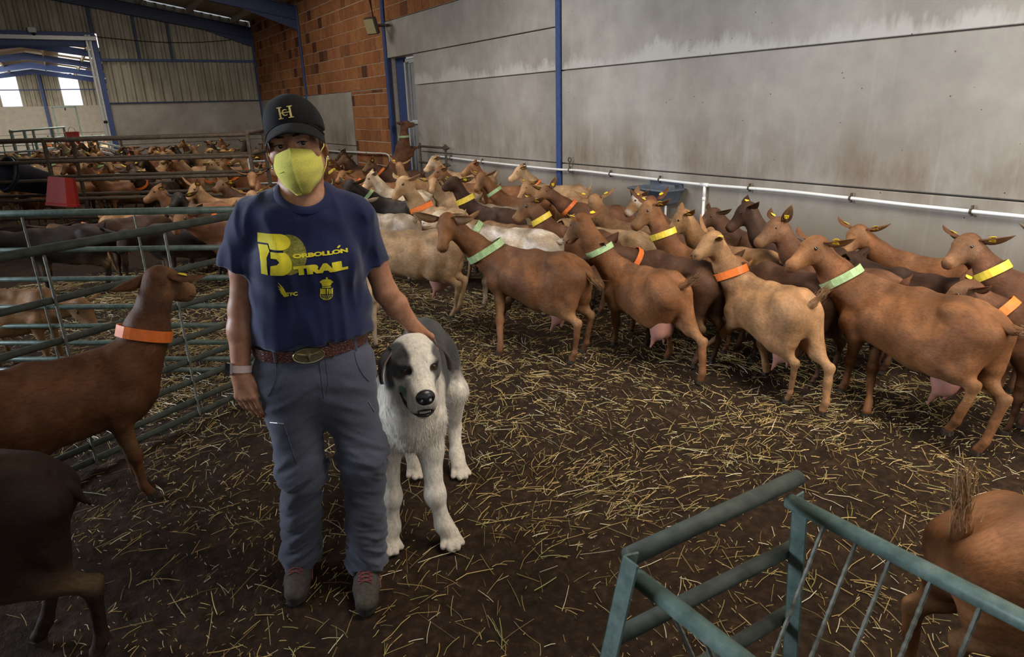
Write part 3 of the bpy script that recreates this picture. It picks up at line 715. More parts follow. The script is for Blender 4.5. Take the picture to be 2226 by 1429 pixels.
# ---------------------------------------------------------------- materials of the shell
def concrete_material():
    t = NT('precast_concrete', .88, .2)
    p = t.n('NewGeometry').outputs['Position']; sx = t.n('SeparateXYZ'); t.put(sx.inputs[0], p); z = sx.outputs[2]; y = sx.outputs[1]
    a = t.noise(p, .55, 4, .55); b = t.noise(p, 3.0, 6, .65); c = t.noise(p, 55, 3, .6)
    col = t.ramp(a, [(.32, (.29, .262, .225)), (.52, (.36, .33, .292)), (.70, (.44, .412, .37))])
    col = t.mix(1.0, col, t.ramp(b, [(.3, G(.86)), (.7, G(1.12))]), 'MULTIPLY')
    def band(z0, w):     # soft band around a height
        return t.math('SUBTRACT', 1.0, t.math('DIVIDE', t.math('ABSOLUTE', t.math('SUBTRACT', z, z0)), w), True)
    # lime bloom just above the upper joint, with a ragged top
    rag = t.math('ADD', z, t.math('MULTIPLY', t.noise(t.mapping(p, (1, 1.3, .5)), 1.0, 6, .75), -.95))
    lime = t.math('MULTIPLY', t.math('MULTIPLY', t.math('SUBTRACT', 1.74, rag), 9, True), t.math('MULTIPLY', t.math('SUBTRACT', z, 2.062), 200, True))
    col = t.mix(t.math('MULTIPLY', lime, .75), col, (.56, .535, .495))
    # dirt splashed by the animals above and below the lower joint
    dn = t.noise(t.mapping(p, (1, 2.2, .8)), 1.0, 6, .7)
    dirt = t.math('MULTIPLY', band(1.0, .55), t.math('MULTIPLY', t.math('SUBTRACT', dn, .38), 3.6, True))
    col = t.mix(t.math('MULTIPLY', dirt, .8), col, (.17, .115, .07))
    low = t.math('MULTIPLY', t.math('SUBTRACT', .86, z), 1.9, True)
    col = t.mix(t.math('MULTIPLY', low, .62), col, (.19, .145, .098))
    drip = t.noise(t.mapping(p, (1, 9, .25)), 1.0, 4, .6)
    col = t.mix(t.math('MULTIPLY', t.math('SUBTRACT', drip, .58), 1.6, True), col, (.47, .445, .40))
    # blow holes
    v = t.n('TexVoronoi', feature='F1'); t.put(v.inputs['Vector'], p); v.inputs['Scale'].default_value = 9
    hole = t.math('MULTIPLY', t.math('LESS_THAN', v.outputs['Distance'], .055), t.math('GREATER_THAN', t.noise(p, 1.7, 2), .50))
    col = t.mix(hole, col, (.10, .075, .055))
    t.base(col); t.bump(t.math('SUBTRACT', t.math('ADD', t.math('MULTIPLY', c, .35), b), t.math('MULTIPLY', hole, .6)), .28, .01)
    return t.m
M_CONC = concrete_material()
M_MORTAR = simple('mortar', (.50, .43, .35), .95, .1, 0, .25, 40, .3)
def brick_material():
    t = NT('clay_block', .9, .15)
    oi = t.n('ObjectInfo'); co = t.co()
    w = t.n('TexWave', wave_type='BANDS', bands_direction='Y'); t.put(w.inputs['Vector'], co); w.inputs['Scale'].default_value = 8; w.inputs['Distortion'].default_value = .6
    col = t.ramp(oi.outputs['Random'], [(0, (.145, .055, .03)), (.10, (.115, .05, .035)), (.16, (.30, .125, .055)), (.5, (.37, .155, .062)), (.8, (.43, .195, .085)), (1, (.36, .13, .06))])
    col = t.mix(1.0, col, t.ramp(t.noise(t.n('NewGeometry').outputs['Position'], 13, 6, .7), [(.3, G(.72)), (.7, G(1.22))]), 'MULTIPLY')
    col = t.mix(1.0, col, t.ramp(w.outputs['Fac'], [(.1, G(.66)), (.35, G(1.0))]), 'MULTIPLY')
    t.base(col); t.bump(w.outputs['Fac'], .4, .01); return t.m
M_BRICK = brick_material()
M_BLUE = simple('blue_painted_steel', (.040, .070, .20), .5, .4, 0, .3, 22, .06)
M_BLUEDK = simple('dark_blue_steel', (.018, .030, .085), .5, .4, 0, .35, 18)
M_GALV = simple('galvanised_steel', (.40, .40, .38), .45, .5, .5, .2, 16)
def sheet_material():
    t = NT('ribbed_wall_sheet', .6, .3)
    p = t.n('NewGeometry').outputs['Position']
    st = t.noise(t.mapping(p, (5, 1, .5)), 1.0, 5, .7); d = t.noise(p, 1.1, 4)
    col = t.ramp(st, [(.3, (.27, .235, .175)), (.6, (.44, .40, .31)), (.8, (.52, .48, .40))])
    t.base(t.mix(1.0, col, t.ramp(d, [(.3, G(.7)), (.7, G(1.1))]), 'MULTIPLY')); return t.m
M_SHEET = sheet_material()
M_ROOF = simple('roof_panel', (.42, .36, .27), .7, .25, 0, .15, 3)
M_PURLIN = simple('purlin', (.45, .38, .28), .7, .25, 0, .2, 9)
M_DARK = simple('dark_void', (.02, .018, .016), .9, .1)

# ---------------------------------------------------------------- the long wall, bay by bay
posts = [1.70, 7.55, 13.2, 18.65, YB]
def panel_mesh(ly, lz):
    return MB().bevbox((0, 0, 0), (.14, ly-.012, lz-.014), .006).mesh('concrete_panel')
def wall_bay(y0, y1, panels, bricks, holes=(), ztop=4.40):
    b = MB(); cuts = sorted(holes)
    # backing behind the pieces, left open at a doorway
    segs = [(y0, y1, -.2, ztop+.35)] if not cuts else []
    for (a, c, zt) in cuts: segs += [(y0, a, -.2, ztop+.35), (a, c, zt, ztop+.35), (c, y1, -.2, ztop+.35)]
    for (a, c, za, zb) in segs:
        if c-a > .02: b.box((XW+.19, (a+c)/2, (za+zb)/2), (.2, c-a, zb-za))
    w = b.build('wall_right', M_MORTAR); w['kind'] = 'structure'
    for (a, c, za, zb) in panels:
        obj('concrete_panel', panel_mesh(c-a, zb-za), w, M_CONC, (XW+.07, (a+c)/2, (za+zb)/2))
    bw, bh = .30, .245; n = 0; rng = random.Random(int(y0*10)); meshes = {}
    cells = []
    for (a, c, za, zb) in bricks:
        MB().box((XW+.065, (a+c)/2, (za+zb)/2), (.09, c-a, zb-za)).build('mortar_bed', M_MORTAR, w)
        r = 0
        z = za
        while z < zb-.03:
            h = min(bh, zb-z); y = a-(.5*bw if r % 2 else 0)
            while y < c-.02:
                ya, yb = max(y, a), min(y+bw, c)
                if yb-ya > .04: cells.append((ya, yb, z, z+h))
                y += bw
            z += bh; r += 1
    rest = MB()
    for i, (ya, yb, za, zb) in enumerate(cells):
        k = (round(yb-ya, 2), round(zb-za, 2)); dx = rng.uniform(-.004, .004)
        if n < 300:
            if k not in meshes:
                meshes[k] = MB().bevbox((0, 0, 0), (.12, k[0]-.013, k[1]-.016), .004).mesh('brick'); meshes[k].materials.append(M_BRICK)
            obj('brick', meshes[k], w, None, (XW+.072+dx, (ya+yb)/2, (za+zb)/2)); n += 1
        else: rest.bevbox((XW+.072+dx, (ya+yb)/2, (za+zb)/2), (.12, yb-ya-.013, zb-za-.016), .004)
    if rest.v: rest.build('brick', M_BRICK, w)['kind'] = 'stuff'
    return w
wall_bay(-4.5, posts[0]-.05, [(-4.5, 1.64, -.3, .87), (-4.5, 1.64, .87, 2.06), (-4.5, 1.64, 2.06, 3.26)], [])
a, c = posts[0]+.05, posts[1]-.05
wall_bay(posts[0]-.05, posts[1], [(a, c, -.3, .87), (a, c, .87, 2.06), (a, c, 2.06, 3.26)], [(a, c, 3.27, 4.0)])
a, c = posts[1]+.05, posts[2]-.06
DY0, DY1, DZ = 11.98, 13.14, 2.60                                   # the doorway
wall_bay(posts[1], posts[2], [(a, DY0, -.3, .87), (a, DY0, .87, 2.06), (a, DY0, 2.06, DZ+.0), (a, c, DZ, 3.26)], [(a, c, 3.27, 4.40)], [(DY0, DY1, DZ)])
a, c = posts[2]+.05, posts[3]-.03
wall_bay(posts[2], posts[3], [(15.36, c, -.3, .87), (15.36, c, .87, 2.06)], [(a, 15.35, .02, 2.06), (a, c, 2.065, 4.52)])
a, c = posts[3]+.05, YB-.05
wall_bay(posts[3], YB, [(a, c, -.3, .87), (a, c, .87, 2.06)], [(a, c, 2.065, 4.50)])

# door in the long wall: galvanised frame with an upper and a lower leaf
d1 = empty('door_1', (XW+.16, (DY0+DY1)/2, 0)); d1['kind'] = 'structure'
w_ = DY1-DY0
f = MB(); f.box((0, w_/2-.50, 1.28), (.07, .06, 2.56)); f.box((0, -w_/2+.03, 1.28), (.07, .06, 2.56)); f.box((0, -.22, 2.53), (.07, w_-.5, .06)); f.box((-.005, -.22, 1.40), (.06, w_-.5, .04))
f.build('door_frame', simple('pale_grey_frame', (.55, .55, .54), .5, .4, .2, .1), d1)
M_LEAF = simple('grey_door_sheet', (.30, .31, .33), .55, .4, .2, .15, 3)
for nm, z0, z1 in (('upper_leaf', 1.43, 2.49), ('lower_leaf', .05, 1.37)):
    q = MB(); q.bevbox((.03, -.22, (z0+z1)/2), (.04, w_-.58, z1-z0), .005)
    for k in range(2): q.box((.005, -.22+(k-.5)*.3, (z0+z1)/2), (.012, .03, z1-z0-.06))
    lf = q.build(nm, M_LEAF, d1)
    h = MB(); h.tube([(0, -.47, (z0+z1)/2-.05), (-.05, -.47, (z0+z1)/2-.05), (-.05, -.47, (z0+z1)/2+.05), (0, -.47, (z0+z1)/2+.05)], .008, 6)
    h.build('handle', M_DARK, lf)
MB().box((.01, w_/2-.24, 1.30), (.02, .46, 2.6)).build('blue_side_plate', M_BLUE, d1)

# ---------------------------------------------------------------- steel frame
def column(y, lab, zt=4.25, x=XW-.012, wd=.085):
    o = empty('steel_column', (x, y, 0)); tag(o, lab, 'column', 'blue steel columns of the shed')
    b = MB(); b.bevbox((0, 0, zt/2), (.035, wd, zt), .004); b.build('front_flange', M_BLUE, o)
    b = MB(); b.box((.10, 0, zt/2), (.17, .018, zt)); b.build('web', M_BLUEDK, o)
    b = MB(); b.bevbox((.0, 0, .02), (.16, .20, .03), .004); b.build('base_plate', M_BLUE, o)
    return o
column(posts[1], 'blue steel column between the two big concrete wall bays')
column(posts[2], 'blue steel column at the left side of the tall wall door')
column(posts[3], 'thin dark blue steel column in the middle of the brick wall', wd=.07)
column(YB-.14, 'blue steel column in the corner of brick wall and ribbed sheeting', wd=.12)
def rafter(y, lab, parent_mat=M_BLUEDK):
    o = empty('steel_rafter', (0, y, 0)); tag(o, lab, 'beam', 'blue roof beams of the shed')
    for sgn, x0, x1 in ((1, XW-.02, -.7), (-1, -7.1, -.7)):
        z0 = zroof(x0)-.20; z1 = zroof(x1)-.20; c = Vector(((x0+x1)/2, 0, (z0+z1)/2-.16)); L = Vector((x1-x0, 0, z1-z0)).length
        R = Matrix.Rotation(-atan2(z1-z0, x1-x0), 3, 'Y')
        b = MB(); b.box(c, (L, .012, .30), R); b.build('web', parent_mat, o)
        for k in (-1, 1):
            b = MB(); b.bevbox(c+R @ Vector((0, 0, .155*k)), (L, .13, .018), .003, R); b.build('flange', parent_mat, o)
    # haunch at the column head
    x0 = XW-.03; b = MB(); zb = zroof(x0)-.50
    b.add([(x0, -.008, zb+.03), (x0, .008, zb+.03), (x0, -.008, zb-.26), (x0, .008, zb-.26), (x0-1.5, -.008, zb+.25), (x0-1.5, .008, zb+.25)], [(0, 2, 4), (1, 5, 3), (2, 3, 5, 4), (0, 1, 3, 2), (0, 4, 5, 1)])
    b.build('haunch', parent_mat, o)
    return o
rafter(YB-.18, 'dark blue roof beam running along the top of the ribbed end wall')
rafter(posts[3], 'dark blue roof beam meeting the brick wall at its middle column')
rafter(posts[2], 'blue roof beam above the tall door, mostly above the picture')

# roof: insulated sheets in strips, on purlins
ceil = MB()
for sgn in (1, -1):
    xa, xb = (XW+.25, -.7) if sgn > 0 else (-7.1, -.7)
    za, zb = zroof(xa), zroof(xb)
    Vv = [(xa, -4.5, za), (xb, -4.5, zb), (xb, YB-.05, zb), (xa, YB-.05, za)]
    Vv += [(x, y, z+.05) for x, y, z in Vv]
    ceil.add(Vv, [(0, 1, 2, 3), (7, 6, 5, 4), (0, 3, 7, 4), (1, 5, 6, 2), (0, 4, 5, 1), (3, 2, 6, 7)])
ce = ceil.build('ceiling', M_ROOF); ce['kind'] = 'structure'
for k in range(5):
    x = XW-.55-k*1.25
    b = MB(); L = YB+4.3; y = (YB-4.6)/2
    b.box((x, y, zroof(x)-.10), (.014, L, .16)); b.box((x+.025, y, zroof(x)-.175), (.05, L, .012)); b.box((x-.025, y, zroof(x)-.02), (.05, L, .012))
    b.build('purlin', M_PURLIN, ce)
# left side of the shed, never seen but it closes the room
b = MB(); b.box((-7.2, 9.5, 1.0), (.2, 28.5, 2.4)); b.build('wall_left', M_CONC)['kind'] = 'structure'
b = MB(); b.box((-7.2, 9.5, 4.0), (.1, 28.5, 1.4)); b.build('wall_left', M_SHEET)['kind'] = 'structure'

# ---------------------------------------------------------------- end wall with the big sliding-door opening
DX = 1.42
wb = MB(); wb.box(((DX+XW)/2+.1, YB+.12, .9), (XW-DX+.2, .1, 2.3))
wb = wb.build('wall_back', M_MORTAR); wb['kind'] = 'structure'
for z0, z1 in ((-.3, .87), (.87, 2.05)):
    q = MB(); q.bevbox((0, 0, 0), (XW-DX-.03, .12, z1-z0-.014), .006)
    obj('concrete_panel', q.mesh('concrete_panel'), wb, M_CONC, ((DX+XW)/2, YB+.02, (z0+z1)/2))
def ribbed(x0, x1, z0, ztop, y, pitch=.25):
    """one trapezoid-ribbed sheet, its top cut to the roof slope"""
    pr = []; x = x0
    while x < x1-1e-6:
        for dx, d in ((0, 0), (.09, 0), (.125, -.06), (.185, -.06), (.22, 0)):
            if x+dx <= x1: pr.append((x+dx, d))
        x += pitch
    pr.append((x1, 0)); n = len(pr); V = []
    for (x, d) in pr: V += [(x, y+d, z0), (x, y+d, ztop(x)), (x, y+d+.004, z0), (x, y+d+.004, ztop(x))]
    F = []
    for i in range(n-1):
        a, c = i*4, i*4+4; F += [(a, c, c+1, a+1), (a+2, a+3, c+3, c+2), (a+1, c+1, c+3, a+3), (a, a+2, c+2, c)]
    b = MB(); b.add(V, F); return b
for x0 in np.arange(DX+.04, XW, 1.0):
    ribbed(x0, min(x0+1.0, XW), 2.06, lambda x: zroof(x)-.02, YB+.02).build('metal_sheet', M_SHEET, wb)
for x0 in np.arange(-6.96, DX, 1.0):
    ribbed(x0, min(x0+1.0, DX+.04), 3.95, lambda x: zroof(x)-.02, YB+.02).build('metal_sheet', M_SHEET, wb)
for nm, c, d in (('girt', ((DX+XW)/2, YB-.06, 3.25), (XW-DX, .06, .07)), ('girt', (-2.8, YB-.07, 3.92), (8.4, .08, .10)), ('sill_angle', ((DX+XW)/2, YB-.05, 2.065), (XW-DX, .06, .04))):
    q = MB(); q.bevbox(c, d, .006); q.build(nm, M_BLUE if nm == 'girt' else M_BLUEDK, wb)
for x, z0 in ((2.44, 3.25), (3.33, 3.25), (1.36, 3.95)):
    q = MB(); q.bevbox((x, YB-.07, (z0+zroof(x)-.3)/2), (.075, .06, zroof(x)-.3-z0), .005); q.build('upright', M_BLUEDK, wb)
# door surround: blue post, galvanised leaf edge, running rail
d2 = empty('door_2', (DX, YB-.05, 0)); d2['kind'] = 'structure'
MB().bevbox((-.06, -.05, 1.95), (.13, .14, 3.9), .006).build('blue_jamb', M_BLUE, d2)
for k, (x, wd) in enumerate(((-.155, .05), (-.195, .02), (-.245, .06))):
    MB().bevbox((x, -.10-.02*(k % 2), 1.95), (wd, .07, 3.9), .004).build('leaf_edge', M_GALV, d2)
MB().bevbox((-.2, -.15, 1.55), (.10, .05, .07), .006).build('door_latch', M_DARK, d2)
MB().bevbox((-4.3, -.13, 3.80), (8.6, .12, .12), .01).build('running_rail', M_GALV, d2)
MB().bevbox((-4.3, .10, 3.68), (8.6, .10, .16), .01).build('lintel', M_BLUE, d2)
o = empty('junction_box', (-.05, YB-.22, 3.98)); tag(o, 'small white motor box on the rail above the big opening', 'box')
MB().bevbox((0, 0, 0), (.20, .14, .14), .02).build('housing', simple('white_plastic', (.6, .6, .58), .5, .4), o)
MB().bevbox((.02, 0, -.10), (.07, .07, .08), .01).build('cable_gland', M_DARK, o)
pts = [(DX+.0+t*4.0, YB-.12, 3.86-.16*sin(pi*min(1, t*.9))*1.0+.10*t) for t in np.linspace(0, 1, 14)]
tag(MB().tube(pts, .010, 6).build('cable', M_DARK), 'thin dark cable sagging across the ribbed end wall', 'cable')

# ---------------------------------------------------------------- the bright second hall
YF = 45.75
def zfar(x): return 4.36-.155*abs(x+.5)
M_WIN = NT('translucent_pane', .5); M_WIN.b.inputs['Emission Color'].default_value = (1, 1, 1, 1); M_WIN.b.inputs['Emission Strength'].default_value = 1.15; M_WIN = M_WIN.m
M_PALECONC = simple('pale_concrete', (.46, .41, .34), .9, .2, 0, .12, 4, .1)
wf = MB(); wf.box((-.7, YF+.12, 1.1), (13.0, .08, 2.6)); wf = wf.build('wall_far', M_MORTAR); wf['kind'] = 'structure'
for z0, z1 in ((-.2, .95), (.95, 2.40)):
    MB().bevbox((-.7, YF+.02, (z0+z1)/2), (12.8, .1, z1-z0-.015), .006).build('concrete_panel', M_PALECONC, wf)
wins = [(.58, 1.47), (-2.17, -1.30)]
edges = [-7.0, wins[1][0], wins[1][1], wins[0][0], wins[0][1], 5.6]
for k in (0, 2, 4):
    x = edges[k]
    while x < edges[k+1]-.01:
        ribbed(x, min(x+1.0, edges[k+1]), 2.40, lambda q: zfar(q)-.1, YF+.02, .22).build('metal_sheet', M_SHEET, wf); x += 1.0
for k, (xa, xb) in enumerate(wins):
    wn = empty('window_%d' % (k+1), ((xa+xb)/2, YF+.0, 3.3)); wn['kind'] = 'structure'
    for z0, z1 in ((-.88, -.08), (-.03, .80)):
        MB().bevbox((0, .03, (z0+z1)/2), (xb-xa-.02, .02, z1-z0), .004).build('pane', M_WIN, wn)
    ribbed(xa, xb, 4.06, lambda q: zfar(q)-.1, YF+.02, .22).build('metal_sheet', M_SHEET, wf)
MB().bevbox((-.7, YF-.06, 3.235), (12.6, .06, .05), .004).build('girt', M_BLUE, wf)
o = empty('steel_column', (-.30, YF-.12, 0)); tag(o, 'blue steel column between the two bright windows of the far hall', 'column', 'blue steel columns of the shed')
MB().bevbox((0, 0, 2.05), (.14, .12, 4.1), .005).build('front_flange', M_BLUE, o)
for k, y in enumerate((29.25, 34.75, 40.25, 45.4)):
    o = empty('steel_arch', (-.50, y, 0))
    tag(o, ('nearest', 'second', 'third', 'last')[k]+' blue roof arch seen through the big opening into the far hall', 'beam', 'blue roof arches of the far hall')
    for sg in (1, -1):
        # deep rafter with a kinked underside
        q = MB(); zt = zfar(-.5)-.10; x1 = 6.2*sg
        pts = [(0, zt), (x1, zt-.155*6.2), (x1, zt-.155*6.2-.40), (4.2*sg, zt-.155*4.2-.25), (1.6*sg, zt-.155*1.6-.23), (0, zt-.26)]
        V = [(x, -.06, z) for x, z in pts]+[(x, .06, z) for x, z in pts]; n = len(pts)
        q.add(V, [tuple(range(n))[::-1 if sg < 0 else 1], tuple(range(n, 2*n))[::1 if sg < 0 else -1]]+[(i, (i+1) % n, n+(i+1) % n, n+i) for i in range(n)])
        q.build('rafter', M_BLUE, o)
M_FARROOF = simple('far_roof_panel', (.50, .44, .36), .8, .2, 0, .1, 3)
fr = MB()
for xa, xb in ((5.9, -.5), (-.5, -7.2)):
    fr.add([(xa, YB+.1, zfar(xa)), (xb, YB+.1, zfar(xb)), (xb, YF+.2, zfar(xb)), (xa, YF+.2, zfar(xa))], [(0, 1, 2, 3)])
fr = fr.build('ceiling', M_FARROOF); fr['kind'] = 'structure'
M_STRIP = NT('roof_light_strip', .5); M_STRIP.b.inputs['Emission Color'].default_value = (1, .98, .94, 1); M_STRIP.b.inputs['Emission Strength'].default_value = 1.1; M_STRIP = M_STRIP.m
for xa, xb in ((1.75, .62), (-1.62, -2.8)):
    for y0 in (24.6, 30.0, 35.5, 41.0):
        q = MB(); q.add([(xa, y0, zfar(xa)-.02), (xb, y0, zfar(xb)-.02), (xb, y0+4.2, zfar(xb)-.02), (xa, y0+4.2, zfar(xa)-.02)], [(0, 1, 2, 3)])
        q.build('roof_light', M_STRIP, fr)
for x in (1.4, .1, -1.5, -2.8):
    MB().box((x, 34.8, zfar(x)-.09), (.06, 21.6, .14)).build('purlin', M_PURLIN, fr)
b = MB(); b.box((5.95, 34.8, 2.2), (.2, 22, 4.6)); b.build('wall_far_right', M_PALECONC)['kind'] = 'structure'
b = MB(); b.box((-7.2, 34.8, 2.2), (.2, 22, 4.6)); b.build('wall_far_left', M_PALECONC)['kind'] = 'structure'
# ================================================================ fixed fittings
M_GREENP = None
def rail_green():
    t = NT('green_painted_tube', .42, .45)
    co = t.n('NewGeometry').outputs['Position']
    n = t.noise(co, 18, 6, .7); f = t.noise(co, 70, 3, .6)
    c = t.ramp(n, [(.28, (.040, .064, .054)), (.55, (.095, .140, .120)), (.75, (.17, .205, .178))])
    c = t.mix(t.math('MULTIPLY', t.math('SUBTRACT', f, .62), 4, True), c, (.20, .155, .10))
    t.base(c); t.bump(n, .08, .003); return t.m
M_GREENP = rail_green()
M_RUSTG = simple('green_brown_dirty_tube', (.050, .058, .048), .7, .3, 0, .45, 25, .2)
M_RUST = simple('brown_dirty_tube', (.068, .048, .032), .75, .3, 0, .45, 25, .2)
M_ROD = simple('thin_steel_rod', (.14, .145, .12), .65, .35, .1, .4, 60, .2)
M_PVC = simple('white_pvc', (.80, .79, .76), .35, .5, 0, .04, 20)
M_BRASS = simple('clamp_metal', (.10, .08, .05), .5, .5, .6, .4, 60)

# white water line along the long wall
def pipe_pts(): return [(5.66, -1.2, .775), (5.665, 2.34, .772), (5.665, 3.3, .783), (5.665, 4.0, .790), (5.665, 4.92, .776), (5.665, 5.6, .782), (5.665, 6.45, .793), (5.665, 7.1, .800), (5.66, 7.6, .787), (5.66, 8.9, .790), (5.665, 10.0, .80), (5.665, 11.0, .815), (5.665, 11.3, .805), (5.665, 11.42, .76), (5.665, 11.45, .60)]
wp = empty('water_pipe', (5.66, 5, .78)); tag(wp, 'white plastic water pipe running low along the big concrete wall', 'pipe')
P0 = catmull(pipe_pts()); off = Vector((5.66, 5, .78))
MB().tube([p-off for p in P0], .0155, 10).build('pipe', M_PVC, wp, True)
for y in (1.2, 2.30, 3.28, 4.45, 5.62, 6.40, 7.30, 8.35, 9.5, 10.6):
    q = min(P0, key=lambda p: abs(p.y-y))-off
    b = MB(); b.tube([(q.x, q.y-.009, q.z), (q.x, q.y+.009, q.z)], .021, 10); b.box((q.x+.012, q.y, q.z+.030), (.03, .012, .03)); b.box((q.x+.012, q.y, q.z-.028), (.03, .012, .02))
    b.build('pipe_clamp', M_BRASS, wp)
q = Vector((5.665, 4.93, .776))-off
MB().tube([q, q+Vector((0, 0, -.14))], .0155, 10).tube([q+Vector((0, 0, -.12)), q+Vector((0, 0, -.80))], .0145, 10).build('down_pipe', M_PVC, wp, True)
MB().tube([q+Vector((0, -.05, 0)), q+Vector((0, .05, 0))], .020, 10).build('tee_joint', M_PVC, wp, True)
MB().tube([q+Vector((0, 0, -.17)), q+Vector((0, 0, -.13))], .019, 10).build('pipe_sleeve', M_PVC, wp, True)
wp2 = empty('water_pipe', (5.66, 16, .75)); tag(wp2, 'white plastic water pipe along the far brick and concrete wall', 'pipe')
P1 = catmull([(5.665, 22.5, .70), (5.665, 17.2, .70), (5.665, 15.6, .73), (5.665, 14.4, .75), (5.665, 13.7, .77), (5.665, 13.38, .74), (5.665, 13.33, .60), (5.665, 13.33, .2)])
MB().tube([p-Vector((5.66, 16, .75)) for p in P1], .0155, 8).build('pipe', M_PVC, wp2, True)
for y in (14.6, 16.4): MB().tube([(0.005, y-16-.01, -.005), (0.005, y-16+.01, -.005)], .021, 8).build('pipe_clamp', M_BRASS, wp2)

# drinking bowl
o = empty('drinking_bowl', (5.53, 5.52, .70)); tag(o, 'blue-grey plastic drinking bowl fixed under the white pipe on the wall', 'trough')
M_BOWL = simple('grey_blue_plastic', (.085, .10, .125), .45, .45, 0, .25, 14, .05)
def rrect(hx, hy, r, n=5):
    P = []
    for cx, cy, a0 in ((hx-r, hy-r, 0), (-hx+r, hy-r, 90), (-hx+r, -hy+r, 180), (hx-r, -hy+r, 270)):
        for k in range(n): a = radians(a0+90*k/(n-1)); P.append((cx+r*cos(a), cy+r*sin(a)))
    return P
rings = [(.17, .30, .05, .0), (.165, .295, .05, .015), (.150, .28, .05, .012), (.13, .25, .05, -.12), (.10, .20, .05, -.13)]
out = [(.16, .29, .05, -.005), (.14, .262, .05, -.13), (.10, .20, .06, -.17)]
seq = [(.10, .20, .06, -.17), (.14, .262, .05, -.13), (.158, .285, .05, -.01), (.175, .305, .05, -.008), (.175, .305, .05, .012), (.150, .28, .05, .012), (.13, .25, .05, -.11), (.09, .19, .05, -.125)]
b = MB(); n = 20; V = []; F = []
for hx, hy, r, z in seq: V += [(x, y, z) for x, y in rrect(hx, hy, r)]
for i in range(len(seq)-1):
    for k in range(n): F.append((i*n+k, i*n+(k+1) % n, (i+1)*n+(k+1) % n, (i+1)*n+k))
F += [tuple(range(n))[::-1], tuple(range((len(seq)-1)*n, len(seq)*n))]
b.add(V, F); b.build('bowl', M_BOWL, o, True)
q = MB(); q.bevbox((.165, 0, .03), (.02, .5, .12), .004); q.build('wall_bracket', M_BOWL, o)
q = MB(); q.bevbox((.06, -.12, .01), (.10, .16, .07), .01); q.build('float_valve_cover', M_BOWL, o)
w = MB(); w.prism(rrect(.138, .265, .05), -.062, -.060); t = NT('water', .05, .5); t.base((.05, .06, .06)); w.build('water', t.m, o)
MB().tube([(.12, -.05, -.16), (.12, -.05, -.62)], .014, 8).build('overflow_pipe', M_PVC, o)

# iron hook, floodlight, little wall rack
o = empty('wall_hook', (5.68, 7.26, .87)); tag(o, 'rusty iron tie hook on the wall just right of the blue column', 'hook')
b = MB(); pts = [(-.02, .03*cos(a), .06+.03*sin(a)) for a in np.linspace(0, 2*pi, 12)]; b.tube(pts, .008, 6); b.build('ring', M_RUST, o)
b = MB(); b.tube([(-.02, 0, .03), (-.02, .01, -.04), (-.02, 0, -.09), (-.02, -.03, -.11), (-.02, -.03, -.09)], .009, 6); b.build('hook_rod', M_RUST, o)
o = empty('floodlight', (5.36, 12.95, 3.16)); tag(o, 'old square floodlight on a bracket beside the blue column above the door', 'lamp')
R = Matrix.Rotation(.5, 3, 'Z') @ Matrix.Rotation(-.35, 3, 'Y')
MB().bevbox((0, 0, 0), (.10, .26, .30), .02, R).build('lamp_housing', M_RUST, o)
t = NT('floodlight_glass', .2, .5); t.base((.42, .36, .20)); MB().bevbox(R @ Vector((-.055, 0, 0)), (.012, .22, .26), .004, R).build('lamp_glass', t.m, o)
MB().tube([(.02, .14, 0), (.30, .14, .02), (.34, .05, .02), (.30, -.13, .02), (.02, -.13, 0)], .016, 6).build('bracket', M_RUST, o)
for k, dy in enumerate((0, .09)):
    MB().tube([(.05, dy*.3, .15), (.02+.06*k, .05+dy, .45), (.10, .1-dy, .75), (.20, .05, .95)], .009, 6).build('lamp_cable', M_DARK, o)
def pipe_gate(y0, y1, x, z0, z1):
    o = empty('wall_rack', (x, (y0+y1)/2, 0)); tag(o, 'small brown tube rack standing against the wall beside the door', 'rack')
    for y in (y0, y1): MB().tube([(0, y-(y0+y1)/2, 0.0), (0, y-(y0+y1)/2, z1+.06)], .022, 8).build('post', M_RUST, o, True)
    for z in (z0, z1): MB().tube([(0, y0-.12-(y0+y1)/2, z), (0, y1+.05-(y0+y1)/2, z)], .020, 8).build('rail', M_RUST, o, True)
    for z in (z0, z1): MB().bevbox((0.0, y0-(y0+y1)/2, z), (.07, .07, .07), .008).build('clamp', M_RUST, o)
pipe_gate(10.66, 11.68, 5.58, .69, .98)

# ---------------------------------------------------------------- tube gates
TUBEZ = [1.08, .850, .660, .475, .345, .228, .113, .035]
def tube_gate(A, B, label, rods, mat=M_GREENP, endposts=(True, True)):
    A = Vector((*A, 0)); B = Vector((*B, 0)); d = (B-A); L = d.length; u = d/L
    o = empty('tube_gate', A); o.rotation_euler = (0, 0, atan2(u.y, u.x)); tag(o, label, 'gate')
    for k, z in enumerate(TUBEZ):
        MB().tube([(0, 0, z), (L, 0, z)], .0215 if k == 0 else .0165, 10).build('rail', mat, o, True)
    for s in rods:      # ribbed reinforcing rods tie the rails together
        pts = [(s, -.022, z) for z in np.linspace(.03, 1.06, 40)]
        MB().tube(pts, [.0062 if i % 2 else .0075 for i in range(40)], 6).build('rod', M_ROD, o)
    for k, s in enumerate((0, L)):
        if endposts[k]: MB().tube([(s, 0, 0), (s, 0, 1.10)], .024, 10).build('end_post', mat, o, True)
    return o
u1 = Vector((.8415, -.5403, 0))
A1 = Vector((-.644, 5.414, 0)); u1 = (Vector((.638, 4.439, 0))-A1).normalized()
A1b = A1-u1*1.6; B1 = A1+u1*2.02
def along(A, u, p): return (Vector((*p, 0))-A).dot(u)
tube_gate(A1b.xy, B1.xy, 'green tube gate closing the straw pen, its rails level across the left', [along(A1b, u1, (-.196, 5.243)), along(A1b, u1, (.436, 4.869)), .4])
